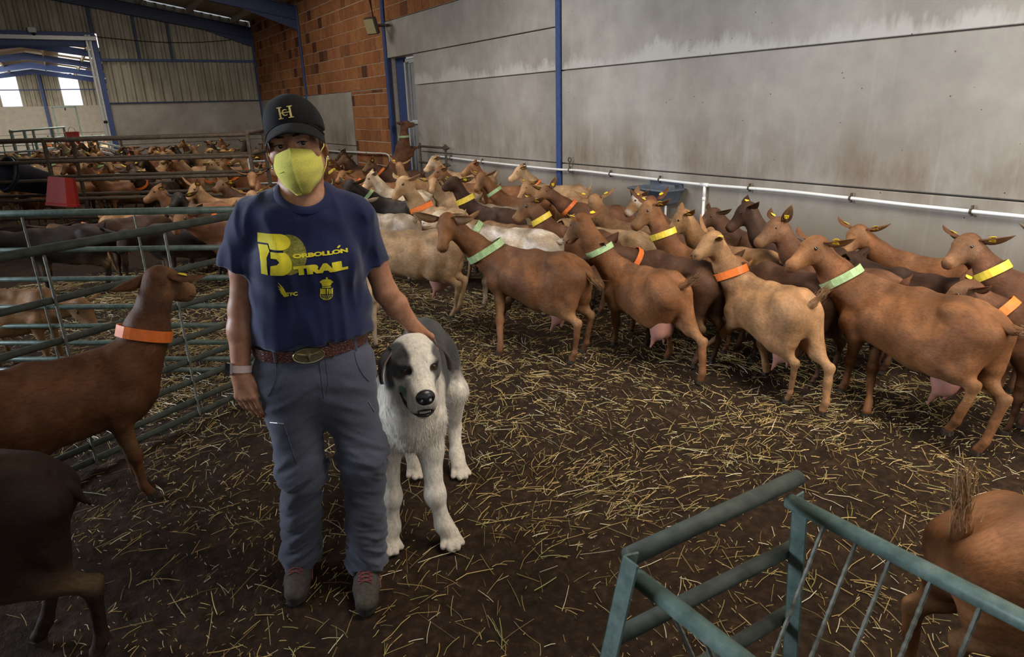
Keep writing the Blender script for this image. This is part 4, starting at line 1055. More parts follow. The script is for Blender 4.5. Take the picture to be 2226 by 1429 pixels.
A2 = Vector((-.283, 3.513, 0)); u2 = (Vector((.541, 3.95, 0))-A2).normalized()
A2b = A2-u2*1.9; B2 = A2+u2*1.30
tube_gate(A2b.xy, B2.xy, 'dark green tube gate slanting from the left foreground to behind the woman', [along(A2b, u2, (-.17, 3.575)), along(A2b, u2, (.345, 3.845)), .35], M_RUSTG)

# long double railing of brown tubes between the pens
def railing(A, B, w, label):
    A = Vector((*A, 0)); B = Vector((*B, 0)); u = (B-A).normalized(); L = (B-A).length
    o = empty('pipe_railing', A); o.rotation_euler = (0, 0, atan2(u.y, u.x)); tag(o, label, 'railing')
    zs = (1.37, 1.09, .84, .58, .33)
    for s in (0, 1):
        for z in zs: MB().tube([(0, s*w, z), (L, s*w, z)], .024, 8).build('rail', M_RUST, o, True)
        for x in (.02, L*.5, L-.02): MB().bevbox((x, s*w, .70), (.045, .045, 1.39), .006).build('post', M_RUST, o)
    for z in zs[:4]: MB().tube([(L-.02, 0, z+.03), (L-.02, w, z+.03)], .024, 8).build('end_tube', M_RUST, o, True)
    return o
A3 = Vector((-.679, 11.618, 0)); B3 = Vector((2.15, 9.80, 0)); u3 = (B3-A3).normalized()
railing((A3-u3*2.2).xy, B3.xy, .62, 'double railing of brown tubes with crossbars, across the left middle')

# grey hay gate behind the woman's ear
o = empty('hurdle', (2.75, 10.6, 0)); tag(o, 'thin grey tube hurdle just left of the woman head', 'gate'); o.rotation_euler = (0, 0, radians(-32))
for z in (.95, .62, .35): MB().tube([(-.5, 0, z), (.55, 0, z)], .016, 8).build('rail', M_GALV, o, True)
for x in (-.5, .0, .55): MB().tube([(x, 0, 0), (x, 0, 1.0)], .016, 8).build('post', M_GALV, o, True)

# ---------------------------------------------------------------- buckets and tub
def wedge_bucket(name, loc, rz, mat, label, k=1.0):
    o = empty(name, loc, rz); tag(o, label, 'bucket')
    b = MB(); outer = [(-.15, .0), (.15, .0), (.17, .10), (.12, .20), (-.12, .20), (-.17, .10)]
    V = []; F = []; n = 6
    lv = [(.80, 0.0), (1.0, .30), (1.05, .31), (1.05, .335), (.97, .335), (.78, .02)]
    for s, z in lv: V += [((x*s)*k, ((y-.1)*s+.1)*k, z*k) for x, y in outer]
    for i in range(len(lv)-1):
        for j in range(n): F.append((i*n+j, i*n+(j+1) % n, (i+1)*n+(j+1) % n, (i+1)*n+j))
    F += [tuple(range(n))[::-1], tuple(range((len(lv)-1)*n, len(lv)*n))]
    b.add(V, F); b.build('bucket_body', mat, o)
    h = MB(); h.tube([(-.10*k, .0, .30*k), (-.06*k, -.03*k, .42*k), (0, -.05*k, .47*k), (.06*k, -.03*k, .42*k), (.10*k, .0, .30*k)], .006*k, 6); h.build('hook_handle', M_RUST, o)
    return o
M_RED = simple('red_plastic', (.27, .016, .012), .45, .4, 0, .2, 12)
b_ = wedge_bucket('feed_bucket', (-.03, 10.83, .90), radians(-33), M_RED, 'red plastic feed bucket hanging upside down on the brown railing at the left', 1.12)
b_.rotation_euler = (radians(172), radians(6), radians(-33))
o = empty('tub', (-.50, 11.87, .85)); tag(o, 'black-blue plastic tub wedged between the brown rails at the far left', 'tub')
b = MB(); b.lathe([(.17, -.24), (.225, .24), (.245, .25), (.245, .28), (.215, .28), (.16, -.21)], 18); b.build('tub_body', simple('black_blue_plastic', (.012, .014, .026), .5, .4), o, True); 
MB().tube([(.248*cos(a), .248*sin(a), .24) for a in np.linspace(0, 2*pi, 19)], .012, 6).build('tub_rim', M_DARK, o, True)
o.rotation_euler = (radians(70), 0, radians(-60))

# ---------------------------------------------------------------- green hay rack, bottom right
o = empty('hay_rack', (1.1, .4, 0)); tag(o, 'dusty green V-shaped hay rack of steel tubes in the bottom right corner', 'rack')
off = Vector((1.1, .4, 0))
def T(p): return Vector(p)-off
MB().tube([T((.835, .872, .706)), T((1.425, .872, .690))], .0210, 14).build('end_tube', M_RUSTG, o, True)
MB().tube([T((.802, .868, .515)), T((1.455, .868, .475))], .0195, 12).build('end_tube', M_RUSTG, o, True)
MB().tube([T((.752, .868, .290)), T((1.475, .868, .250))], .0195, 12).build('end_tube', M_RUSTG, o, True)
MB().tube([T((1.368, .855, .652)), T((1.36, -1.0, .672))], .0200, 14).build('side_tube', M_GREENP, o, True)
MB().tube([T((.845, .858, .662)), T((.838, -1.0, .670))], .0200, 14).build('side_tube', M_GREENP, o, True)
def angle_leg(top, bot, sy):
    t, q = T(top), T(bot); ax = (t-q).normalized(); x = Vector((1, 0, 0)); x = (x-ax*x.dot(ax)).normalized(); y = ax.cross(x)
    R = Matrix((x, y, ax)).transposed(); L = (t-q).length; c = (t+q)/2; b = MB()
    b.bevbox(c, (.046, .006, L), .002, R); b.bevbox(c+x*(.020*sy)+y*(-.020), (.006, .046, L), .002, R)
    b.build('leg', M_GREENP, o)
angle_leg((.822, .850, .735), (.640, .850, -.005), -1)
angle_leg((1.398, .850, .662), (1.455, .850, -.005), -1)
angle_leg((.822, -.95, .735), (.640, -.95, -.005), -1)
angle_leg((1.398, -.95, .662), (1.455, -.95, -.005), 1)
for y in (.748, .668, .590, .504, .41, .31, .21, .1, 0, -.1):
    for x0, sgn in ((1.360, -1), (.840, 1)):
        pts = [T((x0+sgn*.46*t*.56, y, .655-t*.56)) for t in np.linspace(0, 1, 46)]
        MB().tube(pts, [.0046 if i % 2 else .0058 for i in range(46)], 6).build('rod', M_ROD, o)
MB().tube([T((1.09, .86, .10)), T((1.09, -1.0, .10))], .016, 10).build('bottom_tube', M_GREENP, o, True)

# ---------------------------------------------------------------- far hall: green cattle crush, portal, rails, bucket
o = empty('gate_portal', (.46, 40.0, 0)); tag(o, 'tall green portal frame standing in the far hall below the bright window', 'frame')
for x in (-.47, .47): MB().bevbox((x, 0, 1.12), (.07, .07, 2.24), .006).build('upright', M_GREENP, o)
MB().bevbox((0, 0, 2.24), (1.02, .07, .06), .006).build('crossbar', M_GREENP, o)
MB().bevbox((.04, -.03, 2.15), (.06, .06, .12), .01).build('hook', M_DARK, o)
o = empty('cattle_race', (-.60, 30.0, 0)); tag(o, 'green tube handling race in the far hall, left of the portal', 'race')
for y in (0, .9):
    for z in (1.35, 1.0, .65): MB().tube([(-.85, y, z-.05), (.85, y, z+.05)], .03, 8).build('rail', M_GREENP, o, True)
    for x in (-.8, -.42, -.15, .42, .8): MB().bevbox((x, y, .68), (.07, .05, 1.36), .006).build('post', M_GREENP, o)
for x in (-.8, .8): MB().tube([(x, 0, 1.36), (x, .9, 1.36)], .03, 8).build('crossbar', M_GREENP, o, True)
wedge_bucket('hanging_bucket', (.42, 29.7, .78), 0, M_RED, 'small red bucket hung on the green race in the far hall', 1.35)
for k, (x0, x1, y, lab) in enumerate(((-3.0, 1.2, 26.5, 'thin metal rail fence just inside the far hall opening'), (-3.0, 4.5, 33.0, 'distant wire rail fence crossing the middle of the far hall'))):
    o = empty('rail_fence', (0, y, 0)); tag(o, lab, 'fence')
    for z in (1.0, .75, .5): MB().tube([(x0, 0, z), (x1, 0, z)], .02, 6).build('rail', M_GALV if k == 0 else M_GREENP, o, True)
    for x in np.arange(x0, x1+.01, .75): MB().tube([(x, 0, 0), (x, 0, 1.05)], .02, 6).build('post', M_GREENP, o, True)
o = empty('hurdle', (1.15, YB-1.2, 0)); tag(o, 'short pale slatted hurdle leaning at the foot of the sliding door edge', 'gate'); o.rotation_euler = (0, 0, radians(-20))
for k in range(4): MB().bevbox((0, 0, .55+.13*k), (.62, .03, .06), .004, Matrix.Rotation(.28, 3, 'Y')).build('slat', M_GALV, o)
for x in (-.3, .3): MB().bevbox((x, 0, .55), (.05, .05, 1.1), .004).build('post', M_RUST, o)
# ================================================================ the woman
# her own frame: x to her left (right in the picture), y away from the viewer, z up
wo = empty('person', (.52, 2.03, 0), radians(-14))
tag(wo, 'person in navy printed t-shirt, black cap and yellow mask, arm on the dog', 'person')
def skin_material():
    t = NT('skin', .5, .35); co = t.co(); n = t.noise(co, 30, 5, .65); b = t.noise(co, 7, 3); f = t.noise(co, 260, 2)
    c = t.ramp(n, [(.3, (.30, .130, .070)), (.55, (.41, .195, .110)), (.75, (.48, .25, .15))])
    c = t.mix(t.math('MULTIPLY', t.math('SUBTRACT', b, .5), 1.4, True), c, (.40, .15, .10))
    t.base(c); t.b.inputs['Subsurface Weight'].default_value = .06; t.b.inputs['Subsurface Radius'].default_value = (.01, .004, .002)
    t.bump(t.math('ADD', f, t.math('MULTIPLY', n, .6)), .12, .003); return t.m
M_SKIN = skin_material()
def cloth(name, col, var=.25, scale=220, rough=.85, sheen=.15):
    t = NT(name, rough, .15); co = t.co(); w = t.noise(co, scale, 2, .6); b = t.noise(co, 6, 4)
    c = t.ramp(b, [(.3, tuple(v*(1-var) for v in col)), (.7, tuple(v*(1+var) for v in col))])
    c = t.mix(1.0, c, t.ramp(w, [(.3, G(.82)), (.7, G(1.15))]), 'MULTIPLY')
    t.base(c); t.bump(w, .25, .0015); t.b.inputs['Sheen Weight'].default_value = sheen; return t.m
M_SHIRT = cloth('navy_jersey', (.010, .014, .056), .12, 300, .8, .25)
M_TROUSER = cloth('grey_work_twill', (.075, .078, .105), .18, 260, .88, .15)
M_CAP = cloth('black_cap_cloth', (.009, .0085, .0085), .1, 300, .8, .05)
M_HAIR = simple('dark_hair', (.022, .014, .010), .6, .35, 0, .4, 120, .3)
M_MASK = cloth('yellow_mask_felt', (.66, .60, .12), .04, 330, .85, .1)
M_YELLOW = simple('yellow_print', (.70, .60, .035), .7, .2, 0, .1, 60)
M_OLIVE = simple('olive_print', (.20, .19, .035), .75, .2, 0, .55, 160)
M_GOLD = simple('gold_thread', (.62, .50, .17), .5, .4, .2, .2, 200)

# head frame: yaw a little towards the left of the picture, tipped 7 degrees
Hc = np.array((.050, .004, 1.540))
hf = norm((-.17, -.985, -.03)); hu = norm((-.125, .0, .99)); hr = norm(np.cross(hf, hu)); hu = np.cross(hr, hf)
if hr[0] < 0: hr = -hr
def hh(x, y, z): return Hc+hr*x+hf*y+hu*z
HR = np.stack([hr, hf, hu], 1)
b = SDF()
b.ell(hh(0, -.006, .030), (.073, .092, .098), HR, .02)
b.ell(hh(0, .034, -.030), (.060, .058, .085), HR, .03)
b.cone(hh(0, .020, -.080), hh(0, .060, -.108), .050, .026, .03)
for s in (-1, 1):
    b.cone(hh(.045*s, .0, -.07), hh(.02*s, .05, -.105), .022, .018, .03)
    b.ell(hh(.042*s, .058, -.028), (.026, .022, .020), HR, .025)
    b.ell(hh(.030*s, .083, .020), (.026, .012, .009), HR, .015)
    b.ell(hh(.031*s, .101, .000), (.018, .014, .012), HR, .018, -1)
    b.ell(hh(.031*s, .080, .000), (.0185, .0130, .0140), HR, .006)
    b.ell(hh(.031*s, .094, -.0005), (.0135, .012, .0050), HR, .003, -1)
    b.ell(hh(.078*s, -.012, -.018), (.009, .020, .034), np.stack([norm(hr+hf*.35*s*-1), norm(hf), hu], 1), .012)
    b.ell(hh(.088*s, -.008, -.012), (.006, .011, .019), HR, .006, -1)
b.cone(hh(0, .092, .004), hh(0, .112, -.040), .0085, .0135, .014)
for s in (-1, 1): b.ell(hh(.011*s, .103, -.044), (.009, .011, .008), HR, .008)
# neck and trunk
b.cone(hh(0, -.018, -.055), (.050, .020, 1.375), .052, .058, .03)
for s, hx in ((-1, -.030), (1, .030)): b.cone(hh(hx*1.4, -.01, -.06), (.050+hx*.55, -.030, 1.368), .014, .011, .02)
b.cone((.050, .022, 1.365), (-.075, .025, 1.335), .040, .040, .04); b.cone((.050, .022, 1.365), (.185, .025, 1.322), .040, .040, .04)
b.cone((.045, .012, 1.285), (.042, .010, 1.18), .130, .130, .06, ((0, 1, 0), 1.45))
b.ell((.050, -.008, 1.345), (.080, .050, .050), None, .04)
b.cone((.040, .010, 1.15), (.030, .010, 1.00), .120, .125, .06, ((0, 1, 0), 1.4))
b.cone((.028, .015, .95), (.025, .018, .86), .145, .150, .06, ((0, 1, 0), 1.45))
# legs inside the trousers
JL = [(-.062, .015, .84), (-.062, .005, .49), (-.104, .105, .09)]; JR = [(.105, .010, .84), (.140, -.045, .53), (.115, -.020, .09)]
for J in (JL, JR): b.chain(J, [.078, .050, .036], .04)
b.cone(JL[2], (-.130, .02, .045), .033, .024, .02); b.cone(JR[2], (.094, -.115, .045), .033, .024, .02)
# arms
AL = [(-.108, .022, 1.325), (-.168, .030, 1.055), (-.199, -.012, .868)]
AR = [(.208, .022, 1.312), (.275, .035, 1.055), (.368, .085, .905)]
for A, wr in ((AL, 1), (AR, 1)):
    b.cone(A[0], np.array(A[0])*.45+np.array(A[1])*.55, .047, .041, .03); b.cone(np.array(A[0])*.45+np.array(A[1])*.55, A[1], .041, .036, .02)
    m = np.array(A[1])*.68+np.array(A[2])*.32
    b.cone(A[1], m, .037, .0385, .02); b.cone(m, A[2], .0385, .0245, .02)
# left hand in the picture: relaxed, back to the viewer
def hand(b, wrist, down, width, back, curl, sc=1.0, thumb=1, spread=.0):
    down, width, back = norm(down), norm(width), norm(back)
    W0 = np.array(wrist); pc = W0+down*.045*sc
    def P(a, d, n): return W0+(width*a+down*d+back*n)*sc
    b.cone(W0, P(.0, .03, 0), .0235*sc, .026*sc, .02, (back, 1.15))
    for a in (-.026, -.009, .009, .026): b.cone(P(a*.55, .02, 0), P(a, .082-.006*abs(a)/.026, .002), .0155*sc, .0118*sc, .012)
    nails = []
    for i, (a, ln) in enumerate(((-.029, .062), (-.0100, .082), (.0095, .087), (.0290, .078))):
        p0 = P(a, .082-.004*(i == 0), .0); d = norm(down+width*a*spread*18); cu = curl*(1.12-.08*i); pts = [p0]; L = [ln*.46, ln*.30, ln*.24]; an = .15+cu*.3
        for k in range(3):
            an += cu*(.55 if k else .25); pts.append(pts[-1]+(d*cos(an)-back*sin(an))*L[k]*sc)
        b.chain(pts, [.0098*sc, .0086*sc, .0078*sc, .0062*sc], .005)
        b.ell(p0, np.array((.0108, .0108, .0108))*sc, None, .008)
        nails.append((pts[-1], norm(pts[-1]-pts[-2]), an))
    t0 = P(.018*thumb, .020, -.008); t1 = P(.042*thumb, .048, -.016); t2 = P(.049*thumb, .078, -.022); t3 = P(.046*thumb, .102, -.026)
    b.chain([t0, t1, t2, t3], [.0165*sc, .0130*sc, .0108*sc, .0080*sc], .010)
    return nails, (t3, norm(t3-t2), back)
nl, th = hand(b, AL[2], (.085, -.16, -1), (.80, -.55, .1), (-.55, -.83, .10), .36)
hand(b, AR[2], (.45, .55, -.55), (.75, -.65, -.03), (.2, .35, .8), .55, 1.0, -1)
V, F = b.mesh(.0046, 1); V = b.project(V, 1)
body = obj('body', mesh_np('body', V, F), wo, M_SKIN)
# nails on the near hand
nb = MB()
for p, d, an in nl:
    y = Vector(norm(np.cross(d, (.8, -.55, .1)))); y = y if y.dot(Vector((-.55, -.83, .1))) > 0 else -y
    x = Vector(d); z = x.cross(y); R = Matrix((x, z, y)).transposed(); nb.bevbox(Vector(p)-x*.001+y*.0052, (.009, .008, .0022), .0008, R)
x = Vector(th[1]); y = Vector((-.2, -.97, .1)); y = (y-x*y.dot(x)).normalized(); R = Matrix((x, x.cross(y), y)).transposed(); nb.bevbox(Vector(th[0])+y*.0068, (.012, .010, .0024), .0009, R)
nb.build('fingernails', simple('red_nail', (.45, .05, .05), .3, .5), body)
# eyes and brows
M_WHITE = simple('eye_white', (.40, .35, .31), .25, .5, 0, .05)
M_IRIS = NT('dark_iris', .12, .6).base((.02, .011, .007)).m
for s in (-1, 1):
    e = MB().ball(hh(.031*s, .0790, 0), .0125, 14, 10).build('eye', M_WHITE, wo, True)
    gd = norm(hf+hr*.28+hu*.03); c = hh(.031*s, .0790, 0)
    MB().ball(Vector(c)+Vector(gd)*.0066, .0075, 10, 6).build('iris', M_IRIS, e, True)
    pts = [hh((.012+.036*t)*s, .0985-.020*t*t-.004*t, .0235+.005*sin(pi*t*.8)-.006*t) for t in np.linspace(0, 1, 8)]
    MB().tube(pts, [.0022, .003, .0034, .0034, .003, .0026, .002, .0012], 6).build('eyebrow', M_HAIR, wo, True)
    pts = [hh((.031+.0155*q)*s, .0955-.0075*q*q, .0062-.0045*q*q) for q in np.linspace(-1, 1, 9)]
    MB().tube(pts, .0012, 5).build('eyelash', M_HAIR, e, True)
    er = [hh(.079*s, -.010, -.050)+hr*.008*cos(a)*s*.3+hf*.008*cos(a)+hu*(.008*sin(a)-.008) for a in np.linspace(0, 2*pi, 14)]
    MB().tube(er, .0022, 6).build('earring', simple('silver', (.75, .75, .72), .25, .5, .8, .05), wo, True)
# hair below the cap
h = SDF(); h.ell(hh(0, -.020, .005), (.080, .088, .085), HR, .02)
h.ell(hh(0, .095, -.01), (.066, .085, .12), HR, .012, -1); h.ell(hh(0, .0, -.115), (.12, .13, .075), HR, .01, -1)
for s in (-1, 1): h.ell(hh(.085*s, -.010, -.030), (.020, .022, .038), HR, .008, -1)
V, F = h.mesh(.006, 1); V = V+.002*vnoise(V, 220, 4)[:, None]*norm((0, 0, 1)); obj('hair', mesh_np('hair', V, F), wo, M_HAIR)
# cap
c = SDF(); c.ell(hh(.008, -.010, .036), (.0835, .104, .092), HR, .01); c.ell(hh(.008, .042, .078), (.056, .044, .046), HR, .05)
g_ = SDF(); g_.group(c, [(norm(-hu+hf*.24), -float(norm(hu-hf*.24)@hh(0, 0, .026)))], .001)
V, F = g_.mesh(.006, 1)
cap = empty('cap', (0, 0, 0), 0, wo); crown = obj('crown', mesh_np('crown', V, F), cap, M_CAP)
def cap_edge(a): return np.array((.006+.0855*sin(a), -.010+.104*cos(a), .040))
n, m = 25, 7; Vt = []
for i in range(n):
    s = (i/(n-1)-.5)*2; a = s*1.28; e = cap_edge(a)
    for j in range(m):
        t = j/(m-1); r = np.array((e[0]*(1+.02*t), e[1]+t*.068*(1-.55*s*s), (.060-.050*s*s-.014*t-.008*t*t)))
        Vt.append(hh(*r))
Vt = np.array(Vt); o = len(Vt); Vb = Vt-hu*.004; F = []
for i in range(n-1):
    for j in range(m-1):
        q = i*m+j; F += [(q, q+1, q+m+1, q+m), (o+q, o+q+m, o+q+m+1, o+q+1)]
for i in range(n-1):
    q = i*m+m-1; F.append((q, o+q, o+q+m, q+m)); q = i*m; F.append((q, q+m, o+q+m, o+q))
for j in range(m-1):
    q = j; F.append((q, o+q, o+q+1, q+1)); q = (n-1)*m+j; F.append((q, q+1, o+q+1, o+q))
brim = obj('visor', mesh_np('visor', np.concatenate([Vt, Vb]), np.array(F)), cap, M_CAP)
MB().tube([hh(e[0]*1.008, e[1]+.003, .061-.050*((q/12-1)**2)) for q in range(25) for e in [cap_edge((q/12-1)*1.28)]], .0028, 6).build('visor_seam', M_CAP, cap, True)
MB().ball(hh(.008, -.010, .128), .007, 10, 6).build('top_button', M_CAP, cap, True)

# flat print and embroidery: outlines in the picture plane laid onto the cloth
def flat_mesh(polys, size=.006):
    """2D polygons (u,v) -> triangulated, finely cut"""
    bm = bmesh.new()
    for P in polys:
        vs = [bm.verts.new((x, y, 0)) for x, y in P]
        try: bm.faces.new(vs)
        except ValueError: pass
    bmesh.ops.triangulate(bm, faces=bm.faces[:])
    return bm
def text_bm(txt, bold=.0, spacing=1.0, shear=0.0):
    cu = bpy.data.curves.new('t', 'FONT'); cu.body = txt; cu.offset = bold; cu.space_character = spacing; cu.shear = shear; cu.resolution_u = 4
    o = bpy.data.objects.new('t', cu); COL.objects.link(o); dg = bpy.context.evaluated_depsgraph_get(); dg.update()
    me = bpy.data.meshes.new_from_object(o.evaluated_get(dg)); bpy.data.objects.remove(o); bpy.data.curves.remove(cu)
    bm = bmesh.new(); bm.from_mesh(me); bpy.data.meshes.remove(me); return bm
def fit(bm, x0, x1, z0, z1):
    xs = [v.co.x for v in bm.verts]; ys = [v.co.y for v in bm.verts]; a, c, e, f = min(xs), max(xs), min(ys), max(ys)
    for v in bm.verts: v.co = Vector((x0+(v.co.x-a)/(c-a)*(x1-x0), 0, z0+(v.co.y-e)/(f-e)*(z1-z0)))
    return bm
def lay(name, bms, tree, mat, parent, dirv, back, off=.0016, size=.007):
    """project pieces along dirv onto a surface"""
    V = []; F = []
    for bm in bms:
        bmesh.ops.triangulate(bm, faces=bm.faces[:])
        for _ in range(4):
            es = [e for e in bm.edges if e.calc_length() > size]
            if not es: break
            bmesh.ops.subdivide_edges(bm, edges=es, cuts=1); bmesh.ops.triangulate(bm, faces=[f for f in bm.faces if len(f.verts) > 3])
        bm.verts.index_update(); o = len(V)
        for v in bm.verts:
            p = Vector(v.co)-Vector(dirv)*back; h = tree.ray_cast(p, Vector(dirv))
            V.append((h[0]+h[1]*off*(1 if h[1].dot(Vector(dirv)) < 0 else -1)) if h[0] is not None else v.co)
        F += [tuple(o+v.index for v in f.verts) for f in bm.faces]; bm.free()
    me = bpy.data.meshes.new(name); me.from_pydata([tuple(v) for v in V], [], F); me.update()
    return obj(name, me, parent, mat)
def tree_of(ob):
    me = ob.data; return BVHTree.FromPolygons([v.co.copy() for v in me.vertices], [tuple(p.vertices) for p in me.polygons])
# cap monogram (an H whose bar is a round C)
def rect(x0, z0, x1, z1, sh=0.0): return [(x0+sh*z0, z0), (x1+sh*z0, z0), (x1+sh*z1, z1), (x0+sh*z1, z1)]
pol = []
for cx in (-.0135, .0135):
    pol += [rect(cx-.0026, -.013, cx+.0026, .013), rect(cx-.0068, -.0150, cx+.0068, -.0128), rect(cx-.0068, .0128, cx+.0068, .0150)]
arc = [(.0085*cos(a), .0085*sin(a)) for a in np.linspace(.75, 2*pi-.75, 14)]; inn = [(.0062*cos(a)+.0012, .0062*sin(a)) for a in np.linspace(2*pi-.8, .8, 14)]
for i in range(13): pol.append([arc[i], arc[i+1], inn[12-i], inn[13-i]])
pol.append(rect(-.0112, -.0010, .0112, .0010))
bm = flat_mesh(pol)
for v in bm.verts: v.co = Vector(hh(v.co.x+.008, .2, .086+v.co.y))
lay('monogram', [bm], tree_of(crown), M_GOLD, crown, tuple(-hf), .0, .0022)
# mask: two halves meeting in a ridge
def ridge(v): 
    P = np.array([(.119, -.006), (.137, -.036), (.140, -.066), (.128, -.100), (.094, -.138)]); t = np.linspace(0, 1, 5)
    return np.array((0, np.interp(v, t, P[:, 0]), np.interp(v, t, P[:, 1])))
def edge(v, s):
    P = np.array([(.064, .048, -.028), (.068, .038, -.052), (.066, .034, -.080), (.050, .044, -.112), (.016, .078, -.136)]); t = np.linspace(0, 1, 5)
    q = np.array([np.interp(v, t, P[:, k]) for k in range(3)]); q[0] *= s; return q
mask = empty('face_mask', (0, 0, 0), 0, wo)
for s in (-1, 1):
    n, m = 13, 17; Vt = []
    for i in range(n):
        u = i/(n-1)
        for j in range(m):
            v = j/(m-1); p = ridge(v)*(1-u)+edge(v, s)*u+np.array((s*.75, .62, 0))*.021*sin(pi*u)**.8*(1-.35*(2*v-1)**2)
            if 0 < u < 1: p = p+np.array((s*.5, .8, 0))*.0012*sin(v*19+u*9)*sin(pi*u)
            Vt.append(hh(*p))
    Vt = np.array(Vt); o = len(Vt); Vb = Vt-hf*.003; F = []
    for i in range(n-1):
        for j in range(m-1):
            q = i*m+j; f = (q, q+1, q+m+1, q+m); f = f if s < 0 else f[::-1]
            F += [f, tuple(o+k for k in f[::-1])]
    for i in range(n-1):
        for q in (i*m, i*m+m-1): F.append((q, q+m, o+q+m, o+q))
    hm = obj('mask_half', mesh_np('mask_half', np.concatenate([Vt, Vb]), np.array(F)), mask, M_MASK)
    dsh = [hh(*(ridge(v)*(1-u)+edge(v, s)*u+np.array((s*.75, .62, 0))*.0225*sin(pi*u)**.8)) for u, v in ((.30, .45), (.42, .46), (.55, .45))]
    if s < 0: MB().tube(dsh, .0011, 5).build('pressed_seam', M_MASK, hm)
    for v0, z1 in ((.10, -.005), (.70, -.045)):
        a = hh(*edge(v0, s)); e = hh(.080*s, -.012, z1); md = (a+e)/2+hr*s*.006
        MB().tube([a, md, e], .0016, 6).build('ear_loop', M_MASK, mask, True)
MB().tube([hh(*(ridge(v)+np.array((0, .0008, 0)))) for v in np.linspace(0, 1, 12)], .0018, 6).build('mask_ridge', M_MASK, mask, True)

# t-shirt
s_ = SDF()
s_.cone((.043, .012, 1.262), (.042, .010, 1.16), .150, .148, .06, ((0, 1, 0), 1.36))
s_.cone((.040, .010, 1.14), (.034, .006, 1.02), .152, .168, .07, ((0, 1, 0), 1.40))
s_.cone((.034, .006, 1.02), (.026, .008, .90), .168, .178, .06, ((0, 1, 0), 1.42))
s_.ell((.046, -.022, 1.325), (.125, .066, .062), None, .05)
for x in (-.032, .112): s_.ell((x, -.070, 1.195), (.068, .050, .065), None, .07)
s_.cone((.052, .026, 1.374), (-.085, .026, 1.332), .057, .052, .05); s_.cone((.052, .026, 1.374), (.195, .026, 1.318), .057, .052, .05)
def sleeve(a, e, r0, r1):
    q = SDF(); a, e = np.array(a), np.array(e); d = norm(e-a); q.cone(a, e+d*.05, r0, r1); return q, [(d, float(d@e))]
q, cu = sleeve((-.100, .024, 1.318), (-.158, .024, 1.182), .060, .058); s_.group(q, cu, .03)
q, cu = sleeve((.198, .024, 1.306), (.236, .026, 1.153), .060, .058); s_.group(q, cu, .03)
top = SDF(); top.group(s_, [(norm((.03, -.06, -1)), -float(.948))], .001)
# neckline
NA, NB = np.array((.053, -.006, 1.310)), np.array((.054, -.062, 1.56)); top.cone(NA, NB, .0670, .070, .006, None, -1)
def shirt_folds(P):
    z = P[:, 2]; f = .0030*np.sin(P[:, 0]*60+P[:, 2]*28+2*np.sin(P[:, 2]*9))*(1-sstep(1.0, 1.16, z))
    f += .003*np.sin((P[:, 0]*.8+P[:, 2])*62+np.sin(P[:, 0]*20)*1.6)*sstep(.10, .19, np.abs(P[:, 0]-.045))
    Q = np.stack([P[:, 0]*1.3+z*.5, P[:, 1], z*.55-P[:, 0]*.4], 1); f -= .0055*np.clip(1-np.abs(vnoise(Q, 22, 41))*2.4, -.5, 1)
    return f+.0045*vnoise(P, 12, 5)+.002*vnoise(P, 30, 6)
V, F = top.mesh(.0056, 1, shirt_folds)
shirt = obj('t_shirt', mesh_np('t_shirt', V, F), wo, M_SHIRT)
ts = tree_of(shirt)
# collar rib along the neck opening
rib = []; ax = norm(NB-NA); e1 = np.array((1., 0, 0)); e1 = norm(e1-ax*(e1@ax)); e2 = np.cross(ax, e1)
for i in range(49):
    a = 2*pi*i/48; q0 = NA+(e1*cos(a)+e2*sin(a))*.0690
    t = np.arange(0, .16, .002); e = s_.eval(q0+t[:, None]*ax); w = np.where(e > 0)[0]; rib.append(t[w[0]] if len(w) else .06)
rib = np.array(rib[:48]); rib = np.convolve(np.concatenate([rib[-3:], rib, rib[:3]]), np.ones(7)/7, 'valid')
V3 = []; F3 = []
for i in range(48):
    a = 2*pi*i/48; r = e1*cos(a)+e2*sin(a); q0 = NA+ax*rib[i]
    for rr, h_ in ((.0635, -.006), (.0635, .0045), (.0680, .0058), (.0800, -.0030), (.0830, -.012)): V3.append(q0+r*rr+ax*h_)
for i in range(48):
    for k in range(4): F3.append((i*5+k, i*5+k+1, ((i+1) % 48)*5+k+1, ((i+1) % 48)*5+k))
obj('collar_rib', mesh_np('collar_rib', np.array(V3), np.array(F3)), shirt, M_SHIRT)
